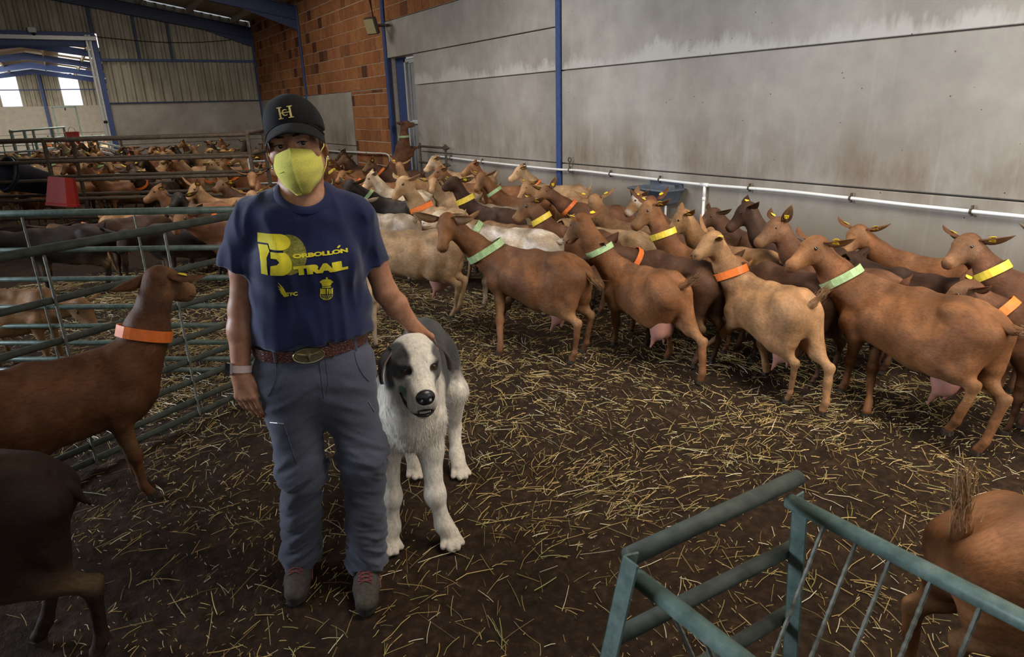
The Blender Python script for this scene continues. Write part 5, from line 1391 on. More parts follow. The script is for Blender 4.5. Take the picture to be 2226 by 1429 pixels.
# print on the chest (u = x, v = z in her frame)
def pxz(a, b): a -= 640; b -= 560; return (0.00546+0.0012519*a+-0.0001621*b, 1.23223+-0.0001307*a+-0.0013356*b)
def poly(pts): return [pxz(*p) for p in pts]
def lifted(pl): 
    bm = flat_mesh(pl)
    for v in bm.verts: v.co = Vector((v.co.x, 0, v.co.y))
    return bm
def words(t, x0, y0, x1, y1, bold=.03, sp=1.0):
    bm = text_bm(t, bold, sp); a = pxz(x0, y1); c = pxz(x1, y0); return fit(bm, a[0], c[0], a[1], c[1])
prt = empty('chest_print', (0, 0, 0), 0, shirt)
disc = [(628+38*cos(a), 557+41*sin(a)) for a in np.linspace(-1.9, 1.9, 40)]
pr = [words('ORBOLLON', 636, 543, 758, 564, .055, .95), words('TRAIL', 638, 568, 757, 600, .085, .97),
      lifted([poly([(562, 517), (608, 516)]+[(609+23*cos(a), 532.5+16.5*sin(a)) for a in np.linspace(-1.5, 1.35, 12)]+[(588, 548), (585, 536.5), (562, 537)]),
              poly([(563, 541), (583, 540), (587, 552), (580, 566), (583, 600), (569, 599), (568, 572)]),
              poly([(589, 553)]+[(611+23*cos(a), 576+23.5*sin(a)) for a in np.linspace(-1.3, 1.45, 14)]+[(588, 600), (588, 581), (602, 578), (607, 572), (601, 566), (589, 566)])]),
      words('TFC', 622, 636, 645, 647, .04), words('multideporte trail', 626, 650, 658, 653, .02),
      lifted([poly([(tx, ty), (tx*.55+626*.45+1, ty*.55+648*.45-2.5), (626, 647), (tx*.6+626*.4-1, ty*.6+648*.4+1.5+i*.2)]) for i, (tx, ty) in enumerate(((603, 614), (602.5, 622), (604, 629.5), (606.5, 636), (610, 641.5), (614, 646.5)))])]
# crest: crown over a shield with castle, and a waved lower half
cr = [poly([(698, 617), (701, 624), (718, 624), (722, 617), (726, 611+4), (718, 609), (710, 607), (701, 609), (694, 614)]), poly([(708.5, 603), (711.5, 603), (711.5, 608), (708.5, 608)]), poly([(700, 625.5), (720, 625.5), (720, 628), (700, 628)]),
      poly([(697, 630), (709, 630), (709, 643), (697, 643)]), poly([(711, 630), (714, 630), (714, 643), (711, 643)]), poly([(716, 630), (719, 632), (719, 643), (716, 643)]), poly([(720.5, 630), (724, 630), (724, 643), (720.5, 643)])]
def ring(cx, cy, rx, ry, w, a0, a1, n=18):
    A = np.linspace(a0, a1, n); return [poly([(cx+rx*cos(a), cy+ry*sin(a)), (cx+rx*cos(c_), cy+ry*sin(c_)), (cx+(rx-w)*cos(c_), cy+(ry-w)*sin(c_)), (cx+(rx-w)*cos(a), cy+(ry-w)*sin(a))]) for a, c_ in zip(A[:-1], A[1:])]
cr += ring(710.5, 644, 15, 13, 1.3, 0, pi)
for r in range(3):
    for k in range(int(6-r)): cr.append(poly([(699+r*2.4+k*4, 646+r*3.6), (700.6+r*2.4+k*4, 644.8+r*3.6), (702.2+r*2.4+k*4, 646+r*3.6), (700.6+r*2.4+k*4, 647.4+r*3.6)]))
cr.append(poly([(696, 629), (697, 629), (697, 645), (696, 645)])); cr.append(poly([(724, 629), (725, 629), (725, 645), (724, 645)]))
pr.append(lifted(cr))
accent = lifted([poly([(733, 542), (738, 537), (742, 538), (737, 543)])])
bms = [pr[0], pr[1], pr[2], pr[3], pr[4], pr[5], pr[6]]
for nm, bs in (('lettering', bms[:2]+[accent]), ('big_letter', [bms[2]]), ('small_lettering', bms[3:6]), ('crest', [bms[6]])):
    lay(nm, bs, ts, M_YELLOW, prt, (0, 1, 0), .5, .0022)
dm = lifted([poly(disc)]); lay('globe', [dm], ts, M_OLIVE, prt, (0, 1, 0), .5, .0012)

# trousers
t_ = SDF()
t_.cone((.026, .016, .925), (.024, .016, .84), .163, .172, .06, ((0, 1, 0), 1.42))
for J, r in ((JL, 1), (JR, 1)):
    hx = J[0]; kn = J[1]; cf = np.array(J[2]); 
    t_.cone((hx[0], hx[1], .83), kn, .104, .070, .05, ((1, 0, 0), 1.03)); t_.cone(kn, cf+np.array((0, 0, .02)), .070, .058, .05); t_.cone(cf+np.array((0, 0, .02)), cf-np.array((0, -.0, .06)), .059, .061, .03)
t_.ell((.025, .080, .845), (.15, .062, .085), None, .05)
tr = SDF(); tr.group(t_, [((0, 0, 1), .962), (norm((.06, -.12, -1)), -.080)], .001)
def trouser_folds(P):
    z = P[:, 2]; sd = np.where(P[:, 0] > .025, 1., -1.)
    Q = np.stack([P[:, 0]*1.0+z*.9*sd, P[:, 1]*.9, z*2.3+P[:, 0]*sd*.8], 1)
    r = 1-np.abs(vnoise(Q, 15, 31))*2.2; r2 = 1-np.abs(vnoise(Q, 26, 32))*2.2
    lo = 1-sstep(.12, .50, z); kn = np.exp(-((z-.50)/.10)**2); hp = np.exp(-((z-.76)/.07)**2)
    return -(.004+.013*lo+.008*kn+.006*hp)*np.clip(r, -.6, 1)*.75-(.0015+.005*lo+.003*kn)*np.clip(r2, -.6, 1)+.003*vnoise(P, 11, 7)
V, F = tr.mesh(.0062, 1, trouser_folds)
trs = obj('trousers', mesh_np('trousers', V, F), wo, M_TROUSER); tt = tree_of(trs)
def on(tree, p, d, off):
    h = tree.ray_cast(Vector(p), Vector(d)); return (h[0]+h[1]*off) if h[0] is not None else Vector(p)
# fly, pocket seams and zips
sm = MB(); sm.tube([on(tt, (.036, -.5, z), (0, 1, 0), .0008) for z in np.linspace(.905, .775, 10)], .0014, 5); sm.tube([on(tt, (.055-.03*max(0, (.83-z)*9), -.5, z), (0, 1, 0), .0008) for z in np.linspace(.905, .79, 10)], .0012, 5)
sm.build('fly_seam', M_TROUSER, trs)
for x0, x1, z0, z1 in ((-.090, -.128, .91, .80), (.145, .180, .905, .80)): MB().tube([on(tt, (x0+(x1-x0)*t*t, -.5, z0+(z1-z0)*t), (0, 1, 0), .001) for t in np.linspace(0, 1, 9)], .0018, 5).build('pocket_seam', M_TROUSER, trs)
M_ZIP = simple('zip_metal', (.5, .5, .5), .35, .5, .7, .2)
for P in ([(-.132, .700), (-.110, .703), (-.092, .702)], [(.170, .735), (.180, .71), (.187, .692)]):
    MB().tube([on(tt, (x, -.5, z), (0, 1, 0), .002) for x, z in P], .0016, 6).build('pocket_zip', M_ZIP, trs)
MB().tube([on(tt, (-.092+.020*t, -.5, .70-.145*t), (0, 1, 0), .001) for t in np.linspace(0, 1, 10)], .0016, 5).build('pocket_seam', M_TROUSER, trs)
# belt
def croc():
    t = NT('brown_croc_leather', .35, .5); v = t.n('TexVoronoi', feature='DISTANCE_TO_EDGE'); t.put(v.inputs['Vector'], t.mapping(t.co(), (1, 1, 1.4))); v.inputs['Scale'].default_value = 95
    t.base(t.ramp(v.outputs['Distance'], [(0, (.02, .008, .006)), (.12, (.10, .030, .020)), (.5, (.16, .05, .032))])); t.bump(v.outputs['Distance'], .6, .004); return t.m
M_BELT = croc()
N = 64; V3 = []; F3 = []
for i in range(N):
    a = 2*pi*i/N; d = np.array((cos(a), sin(a), 0)); c0 = np.array((.026, .016, 0.))
    zc = .934-.010*cos(a)*0+.006*cos(a)-.008*(sin(a) < 0)*abs(sin(a))
    r = max(tr.march(c0+np.array((0, 0, zc+w)), d, .05, .3, .002) for w in (-.012, 0, .012))
    for w, o in ((-.0175, .004), (.0175, .004), (.0175, .0085), (-.0175, .0085)): V3.append(c0+np.array((0, 0, zc+w))+d*(r+o))
for i in range(N):
    j = (i+1) % N
    for k in range(4): F3.append((i*4+k, i*4+(k+1) % 4, j*4+(k+1) % 4, j*4+k))
belt = obj('belt', mesh_np('belt', np.array(V3), np.array(F3)[:, ::-1], False), wo, M_BELT); bt = tree_of(belt)
M_BUCK = simple('antique_brass', (.17, .13, .07), .38, .5, .75, .4, 70, .3)
M_BUCK2 = simple('worn_brass', (.42, .34, .18), .35, .5, .75, .3, 90)
p = on(bt, (.008, -.5, .926), (0, 1, 0), 0); R = Matrix.Rotation(radians(-2), 3, 'Y')
k = MB(); k.prism([(.047*cos(a), .0245*sin(a)) for a in np.linspace(0, 2*pi, 28)[:-1]], 0, .006)
k.prism([(.043*cos(a), .0210*sin(a)) for a in np.linspace(0, 2*pi, 28)[:-1]], .006, .0075)
MR = Matrix.Rotation(radians(90), 4, 'X')
bk = k.build('buckle', M_BUCK, belt); bk.matrix_local = Matrix.Translation(p) @ MR @ Matrix.Translation((0, 0, -.002))
rl = MB(); rl.tube([(-.034, .010, .008), (-.02, .006, .0095), (-.008, .004, .010), (.008, .004, .010), (.02, .006, .0095), (.034, .010, .008)], [.0012, .0025, .003, .003, .0025, .0012], 6)
rl.tube([(0, .008, .010), (0, -.004, .011), (0, -.014, .009)], [.006, .0048, .003], 8)
rim = [(.0455*cos(a), .0228*sin(a), .0065) for a in np.linspace(0, 2*pi, 40)]; rl.tube(rim, .0016, 5)
for v in range(len(rl.v)): pass
rl_o = rl.build('longhorn_relief', M_BUCK2, belt); rl_o.matrix_local = Matrix.Translation(p) @ MR @ Matrix.Translation((0, 0, -.002))
for x in (-.088, .075, .150):
    q = on(bt, (x, -.5, .934), (0, 1, 0), .002); MB().bevbox(q, (.013, .006, .052), .002).build('belt_loop', M_TROUSER if x != .075 else M_BELT, trs)

# watch on the near wrist
wx = norm(np.array(AL[2])-np.array(AL[1])); c0 = np.array(AL[2])-wx*.012; e1 = norm(np.cross(wx, (0, 1, 0))); e2 = np.cross(wx, e1); V3 = []; F3 = []; N = 30
for i in range(N):
    a = 2*pi*i/N; d = e1*cos(a)+e2*sin(a); r = max(b.march(c0+wx*w, d, .005, .08, .001) for w in (-.01, 0, .01))
    for w, o in ((-.011, .001), (.011, .001), (.011, .004), (-.011, .004)): V3.append(c0+wx*w+d*(r+o))
for i in range(N):
    j = (i+1) % N
    for k in range(4): F3.append((i*4+k, i*4+(k+1) % 4, j*4+(k+1) % 4, j*4+k))
watch = empty('wristwatch', (0, 0, 0), 0, wo)
obj('strap', mesh_np('strap', np.array(V3), np.array(F3), False), watch, simple('pale_pink_strap', (.62, .46, .43), .5, .4, 0, .06))
d = norm((-.86, -.5, .0)); d = norm(d-wx*(d@wx)); r = b.march(c0, d, .005, .08, .001); y = np.cross(wx, d)
R = Matrix((Vector(wx), Vector(y), Vector(d))).transposed()
MB().bevbox(c0+d*(r+.006), (.038, .032, .010), .004, R).build('case', simple('watch_case', (.45, .36, .34), .3, .5, .6, .05), watch)
MB().bevbox(c0+d*(r+.0112), (.034, .028, .002), .0008, R).build('screen', NT('watch_screen', .08, .6).base((.006, .006, .007)).m, watch)

# trail shoes
M_SHOE = simple('brown_grey_mesh', (.060, .050, .042), .85, .2, 0, .3, 90, .3)
M_SOLE = simple('dark_rubber', (.030, .026, .024), .85, .2, 0, .3, 40)
M_RED2 = simple('dusty_red_trim', (.17, .045, .045), .7, .3, 0, .3, 50)
def shoe(heel, toe, nm):
    heel, toe = np.array((*heel, 0.)), np.array((*toe, 0.)); f = norm(toe-heel); L = float(np.linalg.norm(toe-heel)); l = np.array((-f[1], f[0], 0))
    def P(a, y, z): return heel+f*(a*L)+l*y+np.array((0, 0, z))
    root = empty(nm, (0, 0, 0), 0, wo)
    u = SDF(); u.cone(P(.16, 0, .055), P(.30, 0, .075), .036, .040, .03, (l, 1.05)); u.cone(P(.30, 0, .070), P(.62, 0, .050), .042, .037, .03); u.cone(P(.62, 0, .044), P(.86, 0, .036), .044, .036, .03, ((0, 0, 1), 1.15))
    u.cone(P(.20, 0, .09), P(.30, 0, .112), .040, .042, .02)
    ug = SDF(); ug.group(u, [((0, 0, -1), -.018)], .001)
    V, F = ug.mesh(.0055, 1); up = obj('upper', mesh_np('upper', V, F), root, M_SHOE); tu = tree_of(up)
    for (z0, z1, gr, mt, n2) in ((.004, .020, .002, M_SOLE, 'sole'), (.014, .027, .0, M_RED2, 'sole_trim')):
        o = []
        for a in np.linspace(0, 2*pi, 40)[:-1]:
            ca = cos(a); w = (.034+.012*sstep(-.2, .6, np.array(ca)))*abs(sin(a))**.8*(1 if sin(a) > 0 else -1); q = P(.5+.495*ca, w, 0); o.append((q[0]+gr*0, q[1]))
        sb = MB(); 
        if n2 == 'sole_trim': o = [(x+(toe[0]+heel[0]-2*x)*.012, y+(toe[1]+heel[1]-2*y)*.012) for x, y in o]
        sb.prism(o, z0, z1); sb.build(n2, mt, root)
    lc = MB()
    for k in range(5):
        a = .40+.065*k
        for s in (-1, 1):
            pts = [on(tu, P(a+.05*t, s*(.022-.044*t), .25), (0, 0, -1), .003) for t in np.linspace(0, 1, 6)]; lc.tube(pts, .0026, 5)
    for s in (-1, 1): lc.tube([on(tu, P(.40, .0, .3), (0, 0, -1), .004), on(tu, P(.42, s*.018, .25), (0, 0, -1), .010), on(tu, P(.38, s*.030, .25), (0, 0, -1), .008), on(tu, P(.40, .0, .3), (0, 0, -1), .004)], .0024, 5)
    lc.build('laces', M_RED2, root)
    tg = MB()
    for s in (-1, 1): tg.tube([on(tu, P(.42+.1*t, s*.05, .06-.02*t), tuple(-l*s), .001) for t in np.linspace(0, 1, 4)]+[on(tu, P(.60, s*.05, .035), tuple(-l*s), .001)], .004, 5)
    tg.build('side_overlay', M_RED2, root)
shoe((-.093, .175), (-.150, -.060), 'shoe'); shoe((.125, .040), (.078, -.200), 'shoe')
print('woman', round(time.time()-_t0, 1))
# ================================================================ the mastiff
dg = empty('dog', (.52, 2.03, 0), radians(-14)); tag(dg, 'large white mastiff dog with grey-black patches standing beside the woman', 'dog')
def dog_material():
    t = NT('dog_coat', .75, .25); at = t.n('VertexColor', layer_name='Col'); co = t.co()
    hair = t.noise(t.mapping(co, (90, 90, 26)), 1.0, 5, .75); n = t.noise(co, 16, 4)
    c = t.mix(1.0, at.outputs[0], t.ramp(hair, [(.25, G(.60)), (.5, G(1)), (.75, G(1.30))]), 'MULTIPLY')
    c = t.mix(1.0, c, t.ramp(n, [(.3, G(.84)), (.7, G(1.12))]), 'MULTIPLY'); t.base(c); t.bump(hair, .6, .008)
    t.b.inputs['Sheen Weight'].default_value = .15; return t.m
M_DOG = dog_material()
d = SDF(); k = .05
d.ell((.332, .17, .56), (.094, .125, .165), None, k)
d.cone((.345, .22, .57), (.44, .48, .575), .136, .124, k, ((0, 0, 1), .90)); d.cone((.44, .48, .590), (.50, .66, .605), .118, .098, k)
d.ell((.515, .70, .60), (.100, .110, .115), None, k)
d.cone((.355, .22, .675), (.51, .66, .675), .085, .080, k)
d.cone((.338, .15, .62), (.345, .07, .775), .105, .090, .06)
d.cone((.325, .10, .56), (.340, .02, .70), .072, .064, .06)
d.ell((.350, .040, .828), (.077, .100, .072), None, .03)
d.ell((.292, .0, .800), (.028, .04, .045), None, .04); d.ell((.404, .0, .795), (.028, .04, .045), None, .04)
d.cone((.347, -.020, .780), (.345, -.122, .736), .053, .042, .03); d.cone((.347, .0, .84), (.345, -.06, .80), .040, .030, .03)
for x in (-1, 1):
    d.ell((.346+.026*x, -.085, .706), (.025, .048, .038), None, .02)
    d.ell((.353+.046*x, -.052, .828), (.026, .016, .012), None, .02)
    d.ell((.353+.045*x, -.062, .806), (.018, .016, .013), None, .015, -1)
    d.ell((.353+.045*x, -.040, .806), (.021, .017, .016), None, .008)
    d.ell((.353+.045*x, -.058, .805), (.0130, .014, .0062), None, .003, -1)
d.cone((.347, -.01, .715), (.346, -.092, .668), .044, .025, .025)
d.ell((.346, -.112, .684), (.027, .032, .007), None, .006, -1)
legs = [((.258, .17, .52), (.252, .195, .40), (.243, .168, .215), (.232, .160, .085), (.217, .130, .030)),
        ((.412, .15, .52), (.405, .155, .39), (.403, .118, .215), (.424, .100, .085), (.445, .070, .030))]
for L in legs:
    d.chain(L[:4], [.064, .046, .033, .029], .035); d.ell(L[2], (.031, .034, .040), None, .03)
hind = [((.575, .67, .57), (.612, .575, .43), (.618, .665, .205), (.612, .612, .085), (.612, .560, .030)),
        ((.450, .73, .57), (.425, .650, .43), (.425, .745, .205), (.422, .690, .085), (.420, .640, .030))]
for L in hind:
    d.cone(L[0], L[1], .084, .056, .05); d.chain(L[1:4], [.056, .031, .028], .03); d.cone(np.array(L[2])+np.array((0, .03, .01)), L[2], .022, .028, .02)
paws = [L[4] for L in legs+hind]
for L in legs+hind:
    x, y, z = L[4]; d.cone(L[3], (x, y+.02, .045), .032, .036, .03)
    for q, (ox, oy) in enumerate(((-.033, -.014), (-.012, -.036), (.012, -.036), (.033, -.014))):
        d.cone((x+ox*.6, y+.02, .036), (x+ox*1.12, y+oy*1.15, .019), .0185, .0140, .006)
d.chain([(.53, .78, .63), (.56, .88, .54), (.56, .92, .40), (.55, .95, .32)], [.045, .036, .030, .014], .04)
V, F = d.mesh(.0066, 1, lambda P: .0035*vnoise(P, 30, 11)*sstep(.25, .5, P[:, 2])+.0018*vnoise(P*_v((1, 1, .35)), 110, 12)*sstep(.38, .48, P[:, 2]))
nz = .35*vnoise(V, 26, 4)+.25*vnoise(V, 60, 9)
def blob(c, r): return np.sqrt((((V-_v(c))/_v(r))**2).sum(1))
dark = np.zeros(len(V))
for c, r in (((.290, -.005, .825), (.046, .085, .064)), ((.262, .05, .80), (.05, .07, .09)), ((.420, .0, .808), (.044, .085, .064)), ((.45, .06, .80), (.05, .08, .08)), ((.347, .075, .895), (.030, .028, .03))):
    dark = np.maximum(dark, 1-sstep(.85, 1.12, blob(c, r)+nz*.16))
bk = sstep(.43, .53, V[:, 2]+nz*.10)*sstep(.20, .34, V[:, 1]+nz*.09); dark = np.maximum(dark, bk)
nape = sstep(.10, .16, V[:, 1])*sstep(.62, .72, V[:, 2]); dark = np.maximum(dark, nape)
grey = sstep(-.5, .5, vnoise(V, 11, 21))[:, None]
white = np.array((.68, .61, .51)); bkz = sstep(.1, .3, V[:, 1])[:, None]; dk = np.array((.026, .024, .023))*(1-grey)+(np.array((.12, .112, .106))*(1-bkz)+np.array((.05, .044, .040))*bkz)*grey
dirty = (1-sstep(.0, .22, V[:, 2]))[:, None]*.35
col = white*(1-dirty)+np.array((.36, .27, .18))*dirty; col = col*(1-dark[:, None])+dk*dark[:, None]
gt = np.clip(1-blob((.289, -.035, .728), (.022, .03, .026))-nz*.25, 0, 1)[:, None]; gt = np.minimum(gt*2.2, .8); col = col*(1-gt)+np.array((.03, .16, .14))*gt
eyer = np.maximum(1-sstep(.7, 1.2, blob((.308, -.055, .806), (.023, .03, .015))), 1-sstep(.7, 1.2, blob((.398, -.055, .806), (.023, .03, .015))))[:, None]
col = col*(1-eyer*.85)+np.array((.02, .015, .012))*eyer*.85
lip = (1-sstep(.6, 1.15, blob((.346, -.108, .680), (.040, .050, .017))))[:, None]*.9; col = col*(1-lip)+np.array((.022, .018, .017))*lip
obj('body', mesh_np('body', V, F, True, col), dg, M_DOG)
M_NOSE = simple('black_nose', (.016, .015, .016), .3, .5, 0, .3, 90, .3)
n_ = SDF(); n_.ell((.345, -.150, .745), (.032, .019, .026), None, .01); n_.ell((.345, -.146, .730), (.021, .014, .014), None, .01)
for x in (-1, 1): n_.ell((.345+.015*x, -.169, .740), (.007, .012, .006), None, .005, -1)
V, F = n_.mesh(.003, 1); obj('nose', mesh_np('nose', V, F), dg, M_NOSE)
M_AMBER = NT('amber_eye', .1, .6).base((.14, .06, .018)).m
for x in (.308, .398):
    e = MB().ball((x, -.0405, .8055), .0145, 12, 8).build('eye', M_AMBER, dg, True); MB().ball((x, -.0525, .8055), .0050, 8, 6).build('pupil', M_IRIS, e, True)
# ears: thick hanging flaps
for sx, top, tip in ((-1, (.278, .045, .860), (.250, .012, .748)), (1, (.424, .050, .858), (.454, .035, .750))):
    n, m = 9, 6; Vt = []; top, tip = np.array(top), np.array(tip)
    for i in range(n):
        t = i/(n-1); c = top*(1-t)+tip*t+np.array((sx*.030*sin(pi*t*.75), 0, .012*sin(pi*t))); w = .038*(sin(pi*(.16+.80*t))**.7)
        for j in range(m):
            v = (j/(m-1)-.5)*2; Vt.append(c+np.array((sx*.004*(1-v*v), v*w, 0)))
    Vt = np.array(Vt); o = len(Vt); Vb = Vt-np.array((sx*.008, 0, 0)); F = []
    for i in range(n-1):
        for j in range(m-1):
            q = i*m+j; f = (q, q+1, q+m+1, q+m); F += [f, tuple(o+z for z in f[::-1])]
    for i in range(n-1):
        for q in (i*m, i*m+m-1): F.append((q, q+m, o+q+m, o+q))
    for j in range(m-1):
        for q in (j, (n-1)*m+j): F.append((q, q+1, o+q+1, o+q))
    Va = np.concatenate([Vt, Vb]); cc = np.tile(np.array((.032, .029, .028)), (len(Va), 1)); cc[o:, :] = (.20, .13, .11)
    obj('ear', mesh_np('ear', Va, np.array(F), True, cc), dg, M_DOG)
# mouth: dark lips, a row of small teeth
pts = [(.283, -.028, .722), (.291, -.055, .700), (.304, -.088, .682), (.320, -.112, .672), (.346, -.124, .668), (.370, -.112, .672), (.387, -.088, .682)]
MB().tube(catmull(pts, 4), [.0035]*4+[.0055]*20+[.003], 7).build('lips', M_NOSE, dg, True)
tb = MB()
for i in range(7):
    x = .330+.0055*i; tb.bevbox((x, -.121+.9*(x-.3465)**2*10, .679), (.0040, .005, .007), .0014)
tb.build('teeth', simple('teeth', (.62, .58, .50), .4, .4, 0, .08), dg)
# chest and ruff hair
hv = []; hf_ = []; hc = []; rng = np.random.RandomState(5); tdog = BVHTree.FromPolygons([Vector(v) for v in dg.children[0].data.vertices[0:0]] or [Vector((0, 0, 0)), Vector((1, 0, 0)), Vector((0, 1, 0))], [(0, 1, 2)])
bd = dg.children[0].data; co = np.empty(len(bd.vertices)*3, np.float32); bd.vertices.foreach_get('co', co); co = co.reshape(-1, 3); nr = np.empty(len(bd.vertices)*3, np.float32); bd.vertices.foreach_get('normal', nr); nr = nr.reshape(-1, 3)
sel = np.where((co[:, 2] > .38) & (co[:, 2] < .92))[0]; sel = rng.choice(sel, 16000)
for i in sel:
    p = co[i]; nn = nr[i]
    if p[1] < -.02 or (p[2] > .74 and p[1] < .06): continue
    fall = norm(np.array((rng.normal(0, .16), rng.normal(0, .16)+.2, -1.0))+nn*.22); ln = rng.uniform(.009, .019)*(1.2 if p[1] < .25 and p[2] < .62 else .8); sd = norm(np.cross(fall, nn))*.00055
    o = len(hv); q = p+nn*.0005; md = q+(fall+nn*.25)*ln*.5; hv += [q-sd, q+sd, md+sd*.7, md-sd*.7, q+fall*ln]; hf_ += [(o, o+1, o+2), (o, o+2, o+3), (o+3, o+2, o+4)]; hc += [col[i]]*5
h_ = obj('coat_hair', mesh_np('coat_hair', np.array(hv), np.array(hf_), True, np.array(hc)), dg, M_DOG); h_['kind'] = 'stuff'
print('dog', round(time.time()-_t0, 1))
# ================================================================ straw on the floor
def straw(name, n, xr, yr, dens, seed, label, lift=.0, lmin=.05, lmax=.19):
    r = np.random.RandomState(seed); N = n*4
    x = r.uniform(*xr, N); y = r.uniform(*yr, N); p = dens(x, y); k = np.where(r.rand(N) < p)[0][:n]; x, y = x[k], y[k]; n = len(k)
    # tufts lie more or less together
    th = r.uniform(0, pi, n)*.55+vnoise(np.stack([x, y, 0*x], 1), 1.6, seed)*1.6+r.normal(0, .5, n); L = r.uniform(lmin, lmax, n)*r.uniform(.35, 1, n); w = r.uniform(.0006, .0015, n)
    tilt = np.abs(r.normal(0, .10, n)); z0 = soil_h(x, y)+r.uniform(.001, .010, n)+lift*r.rand(n); bend = r.normal(0, .10, n)*(1+1.5*(r.rand(n) < .2))
    V = np.zeros((n, 4, 3, 3)); a = th
    px, py, pz = x.copy(), y.copy(), z0.copy()
    for i in range(4):
        if i: 
            a = a+bend*(.5 if i != 2 else 1.0); st = L/3; px = px+np.cos(a)*st; py = py+np.sin(a)*st; pz = pz+np.sin(tilt)*st*(1 if i < 2 else -.4)
        gz = np.maximum(pz, soil_h(px, py)+.001) if i else pz
        sx, sy = -np.sin(a)*w, np.cos(a)*w
        V[:, i, 0] = np.stack([px-sx, py-sy, gz], 1); V[:, i, 1] = np.stack([px+sx, py+sy, gz], 1); V[:, i, 2] = np.stack([px, py, gz+w*1.5], 1)
    base = (np.arange(n)*12)[:, None]; F = []
    for i in range(3):
        for j in range(3):
            F.append(np.concatenate([base+i*3+j, base+i*3+(j+1) % 3, base+i*3+3+(j+1) % 3, base+i*3+3+j], 1))
    F = np.concatenate(F)
    t = r.rand(n)[:, None]; c = np.array((.15, .09, .028))*(1-t)+np.array((.64, .45, .16))*t; g = (r.rand(n) < .12)[:, None]; c = np.where(g, np.array((.30, .30, .10)), c)
    c = np.where((r.rand(n) < .10)[:, None], np.array((.70, .60, .40)), c)
    ob = obj(name, mesh_np(name, V.reshape(-1, 3), F, False, np.repeat(c, 12, 0)), None, M_STRAW); ob['kind'] = 'stuff'; tag(ob, label, 'straw')
t = NT('straw_stalk', .5, .45); at = t.n('VertexColor', layer_name='Col'); t.base(at.outputs[0]); M_STRAW = t.m
def cl(x, y, f, s): return np.clip(.5+.75*vnoise(np.stack([x, y, 0*x], 1), f, s), 0.02, 1)
straw('straw', 9500, (-.6, 4.6), (.2, 5.2), lambda x, y: (.22+.78*sstep(.2, 2.6, x*.8+y*.35))*(.25+.75*cl(x, y, 2.3, 3)**1.6), 3, 'loose yellow straw scattered over the dark floor in front of the herd')
straw('straw', 9000, (-1.4, 2.6), (3.6, 8.4), lambda x, y: np.clip(sstep(.0, .12, (y-3.66)-(x+.283)*.53), 0, 1)*cl(x, y, 1.2, 7)**.6, 5, 'thick bed of straw in the pen behind the green gates', .02)
straw('straw', 5000, (1.6, 5.4), (4.0, 13), lambda x, y: cl(x, y, 1.2, 9), 6, 'straw trodden under the herd along the concrete wall', .01)
straw('chaff', 9000, (-.4, 4.6), (.3, 4.8), lambda x, y: cl(x, y, 2.6, 13)**1.5, 8, 'short broken bits of chaff pressed into the dark floor', 0, .012, .045)
for g in GOATS:
    lb = g.pop('lb'); n = lb
    make_goat(g, lb)
print('goats', round(time.time()-_t0, 1))
# ================================================================ the far flock: a few animals, copied one by one
rng = random.Random(11)
FC = [((.21, .085, .033), 'orange-brown'), ((.29, .155, .07), 'tan'), ((.38, .23, .11), 'pale tan'), ((.13, .050, .020), 'dark brown'), ((.040, .022, .013), 'blackish'), ((.17, .06, .022), 'red-brown')]
protos = []
for i, (P, N, cl_) in enumerate((((.48, .05, .95), (.66, .10, .82), None), ((.52, -.04, .85), (.73, -.10, .72), 'yellow'), ((.45, .10, .98), (.52, .31, .88), 'orange'), ((.55, .02, .70), (.72, .08, .53), None), ((.46, -.10, .96), (.50, -.32, .85), 'green'), ((.50, .03, .90), (.70, .16, .80), 'orange'))):
    protos.append(dict(P=P, N=N, collar=cl_, vox=.024, hooves=False, tags=(1, 2, 3, 0, 3, 1)[i], face=(.2, .5, .1, .4, .6, .3)[i], ears=(((.9, .1, -.2), (.9, .1, -.2)), ((.8, .5, -.1), (.8, .3, 0)), ((.95, -.1, .2), (.95, .0, .2)))[i % 3], L=.62, s=(.94, .98, 1.0, .92, 1.02, .96)[i]))
taken = [g['o'] for g in GOATS]
spots = []
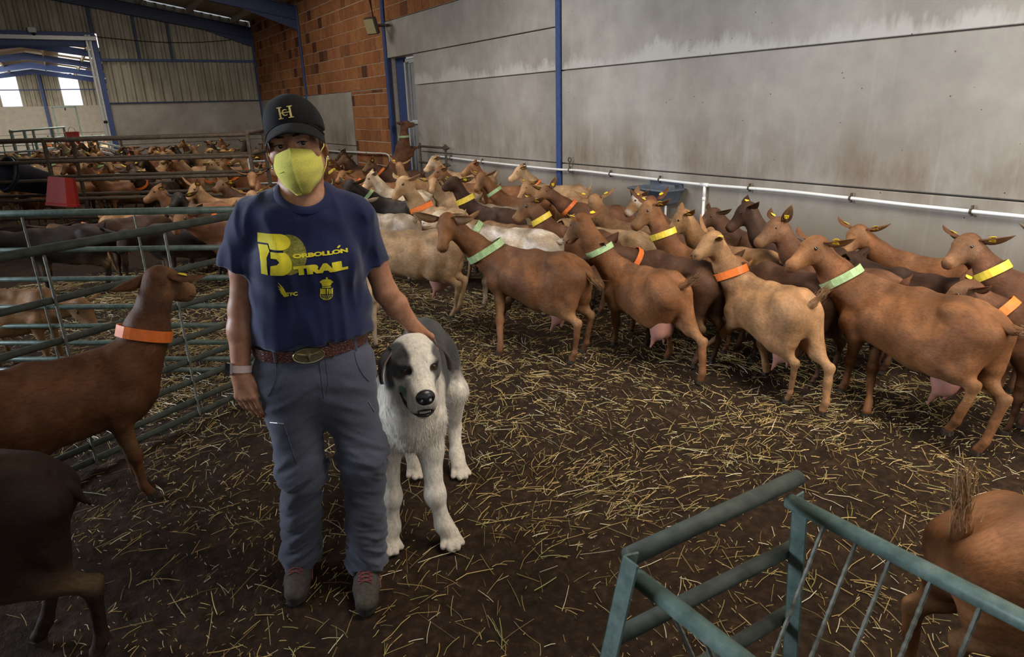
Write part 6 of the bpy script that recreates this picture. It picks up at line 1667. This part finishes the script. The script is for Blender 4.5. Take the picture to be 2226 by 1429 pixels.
def scatter(x0, x1, y0, y1, n, ok, where, heads, gap=.62):
    k = 0; tries = 0
    while k < n and tries < n*60:
        tries += 1; x, y = rng.uniform(x0, x1), rng.uniform(y0, y1)
        if not ok(x, y) or any((x-a)**2+(y-b)**2 < gap*gap for a, b in taken): continue
        taken.append((x, y)); spots.append((x, y, rng.choice(heads)+rng.uniform(-25, 25), where)); k += 1
def behind_rail(x, y):      # clear of the double railing
    d = (Vector((x, y, 0))-A3); n = Vector((-u3.y, u3.x, 0)); return d.dot(n) > 1.25 or (d.dot(u3) > (B3-A3).length+.55)
scatter(-1.6, 3.0, 9.6, 14.5, 30, lambda x, y: behind_rail(x, y) and not (2.1 < x < 3.4 and 10 < y < 11.3), 'behind the brown railing', (150, 200, 250, 20))
scatter(-.8, 4.2, 14.5, 22.0, 34, lambda x, y: not (.75 < x < 1.6 and y > 21.5), 'near the ribbed end wall', (150, 200, 250, 60))
scatter(2.9, 5.25, 11.0, 18.5, 22, lambda x, y: not (x > 5.05), 'below the brick wall', (120, 150, 230))
scatter(-.6, 2.6, 25.0, 39.0, 34, lambda x, y: abs(y-26.5) > .6 and abs(y-33) > .6 and not (x < .6 and 29.4 < y < 31.6) and abs(y-40) > .6, 'in the bright far hall', (150, 210, 260, 30), .6)
first = {}; made = []
for n, (x, y, hd, where) in enumerate(spots):
    i = rng.randrange(len(protos)); c, cn = rng.choice(FC)
    if i not in first:
        g = dict(protos[i]); g.update(o=(x, y), hd=hd, col=c); r = make_goat(g, 'x'); first[i] = r
    else:
        r = copy_tree(first[i]); r.location = (x, y, 0); r.rotation_euler = (0, 0, radians(hd))
    made.append((r, cn, where, x, y))
    for ch in r.children:
        ch.color = (*c, 1)
# tell the far animals apart by coat, pen and their order across the picture
ORD = 'first second third fourth fifth sixth seventh eighth ninth tenth eleventh twelfth thirteenth fourteenth fifteenth'.split()
iv = cam.matrix_world.inverted()
def across(m): q = iv @ Vector((m[3], m[4], .8)); return q.x/-q.z
for key in sorted({(m[1], m[2]) for m in made}):
    for k, m in enumerate(sorted([m for m in made if (m[1], m[2]) == key], key=across)):
        tag(m[0], '%s %s goat from the left in the far flock %s' % (ORD[k], key[0], key[1]), 'goat', 'goats of the far flock %s' % key[1])
print('far flock', len(spots), round(time.time()-_t0, 1))
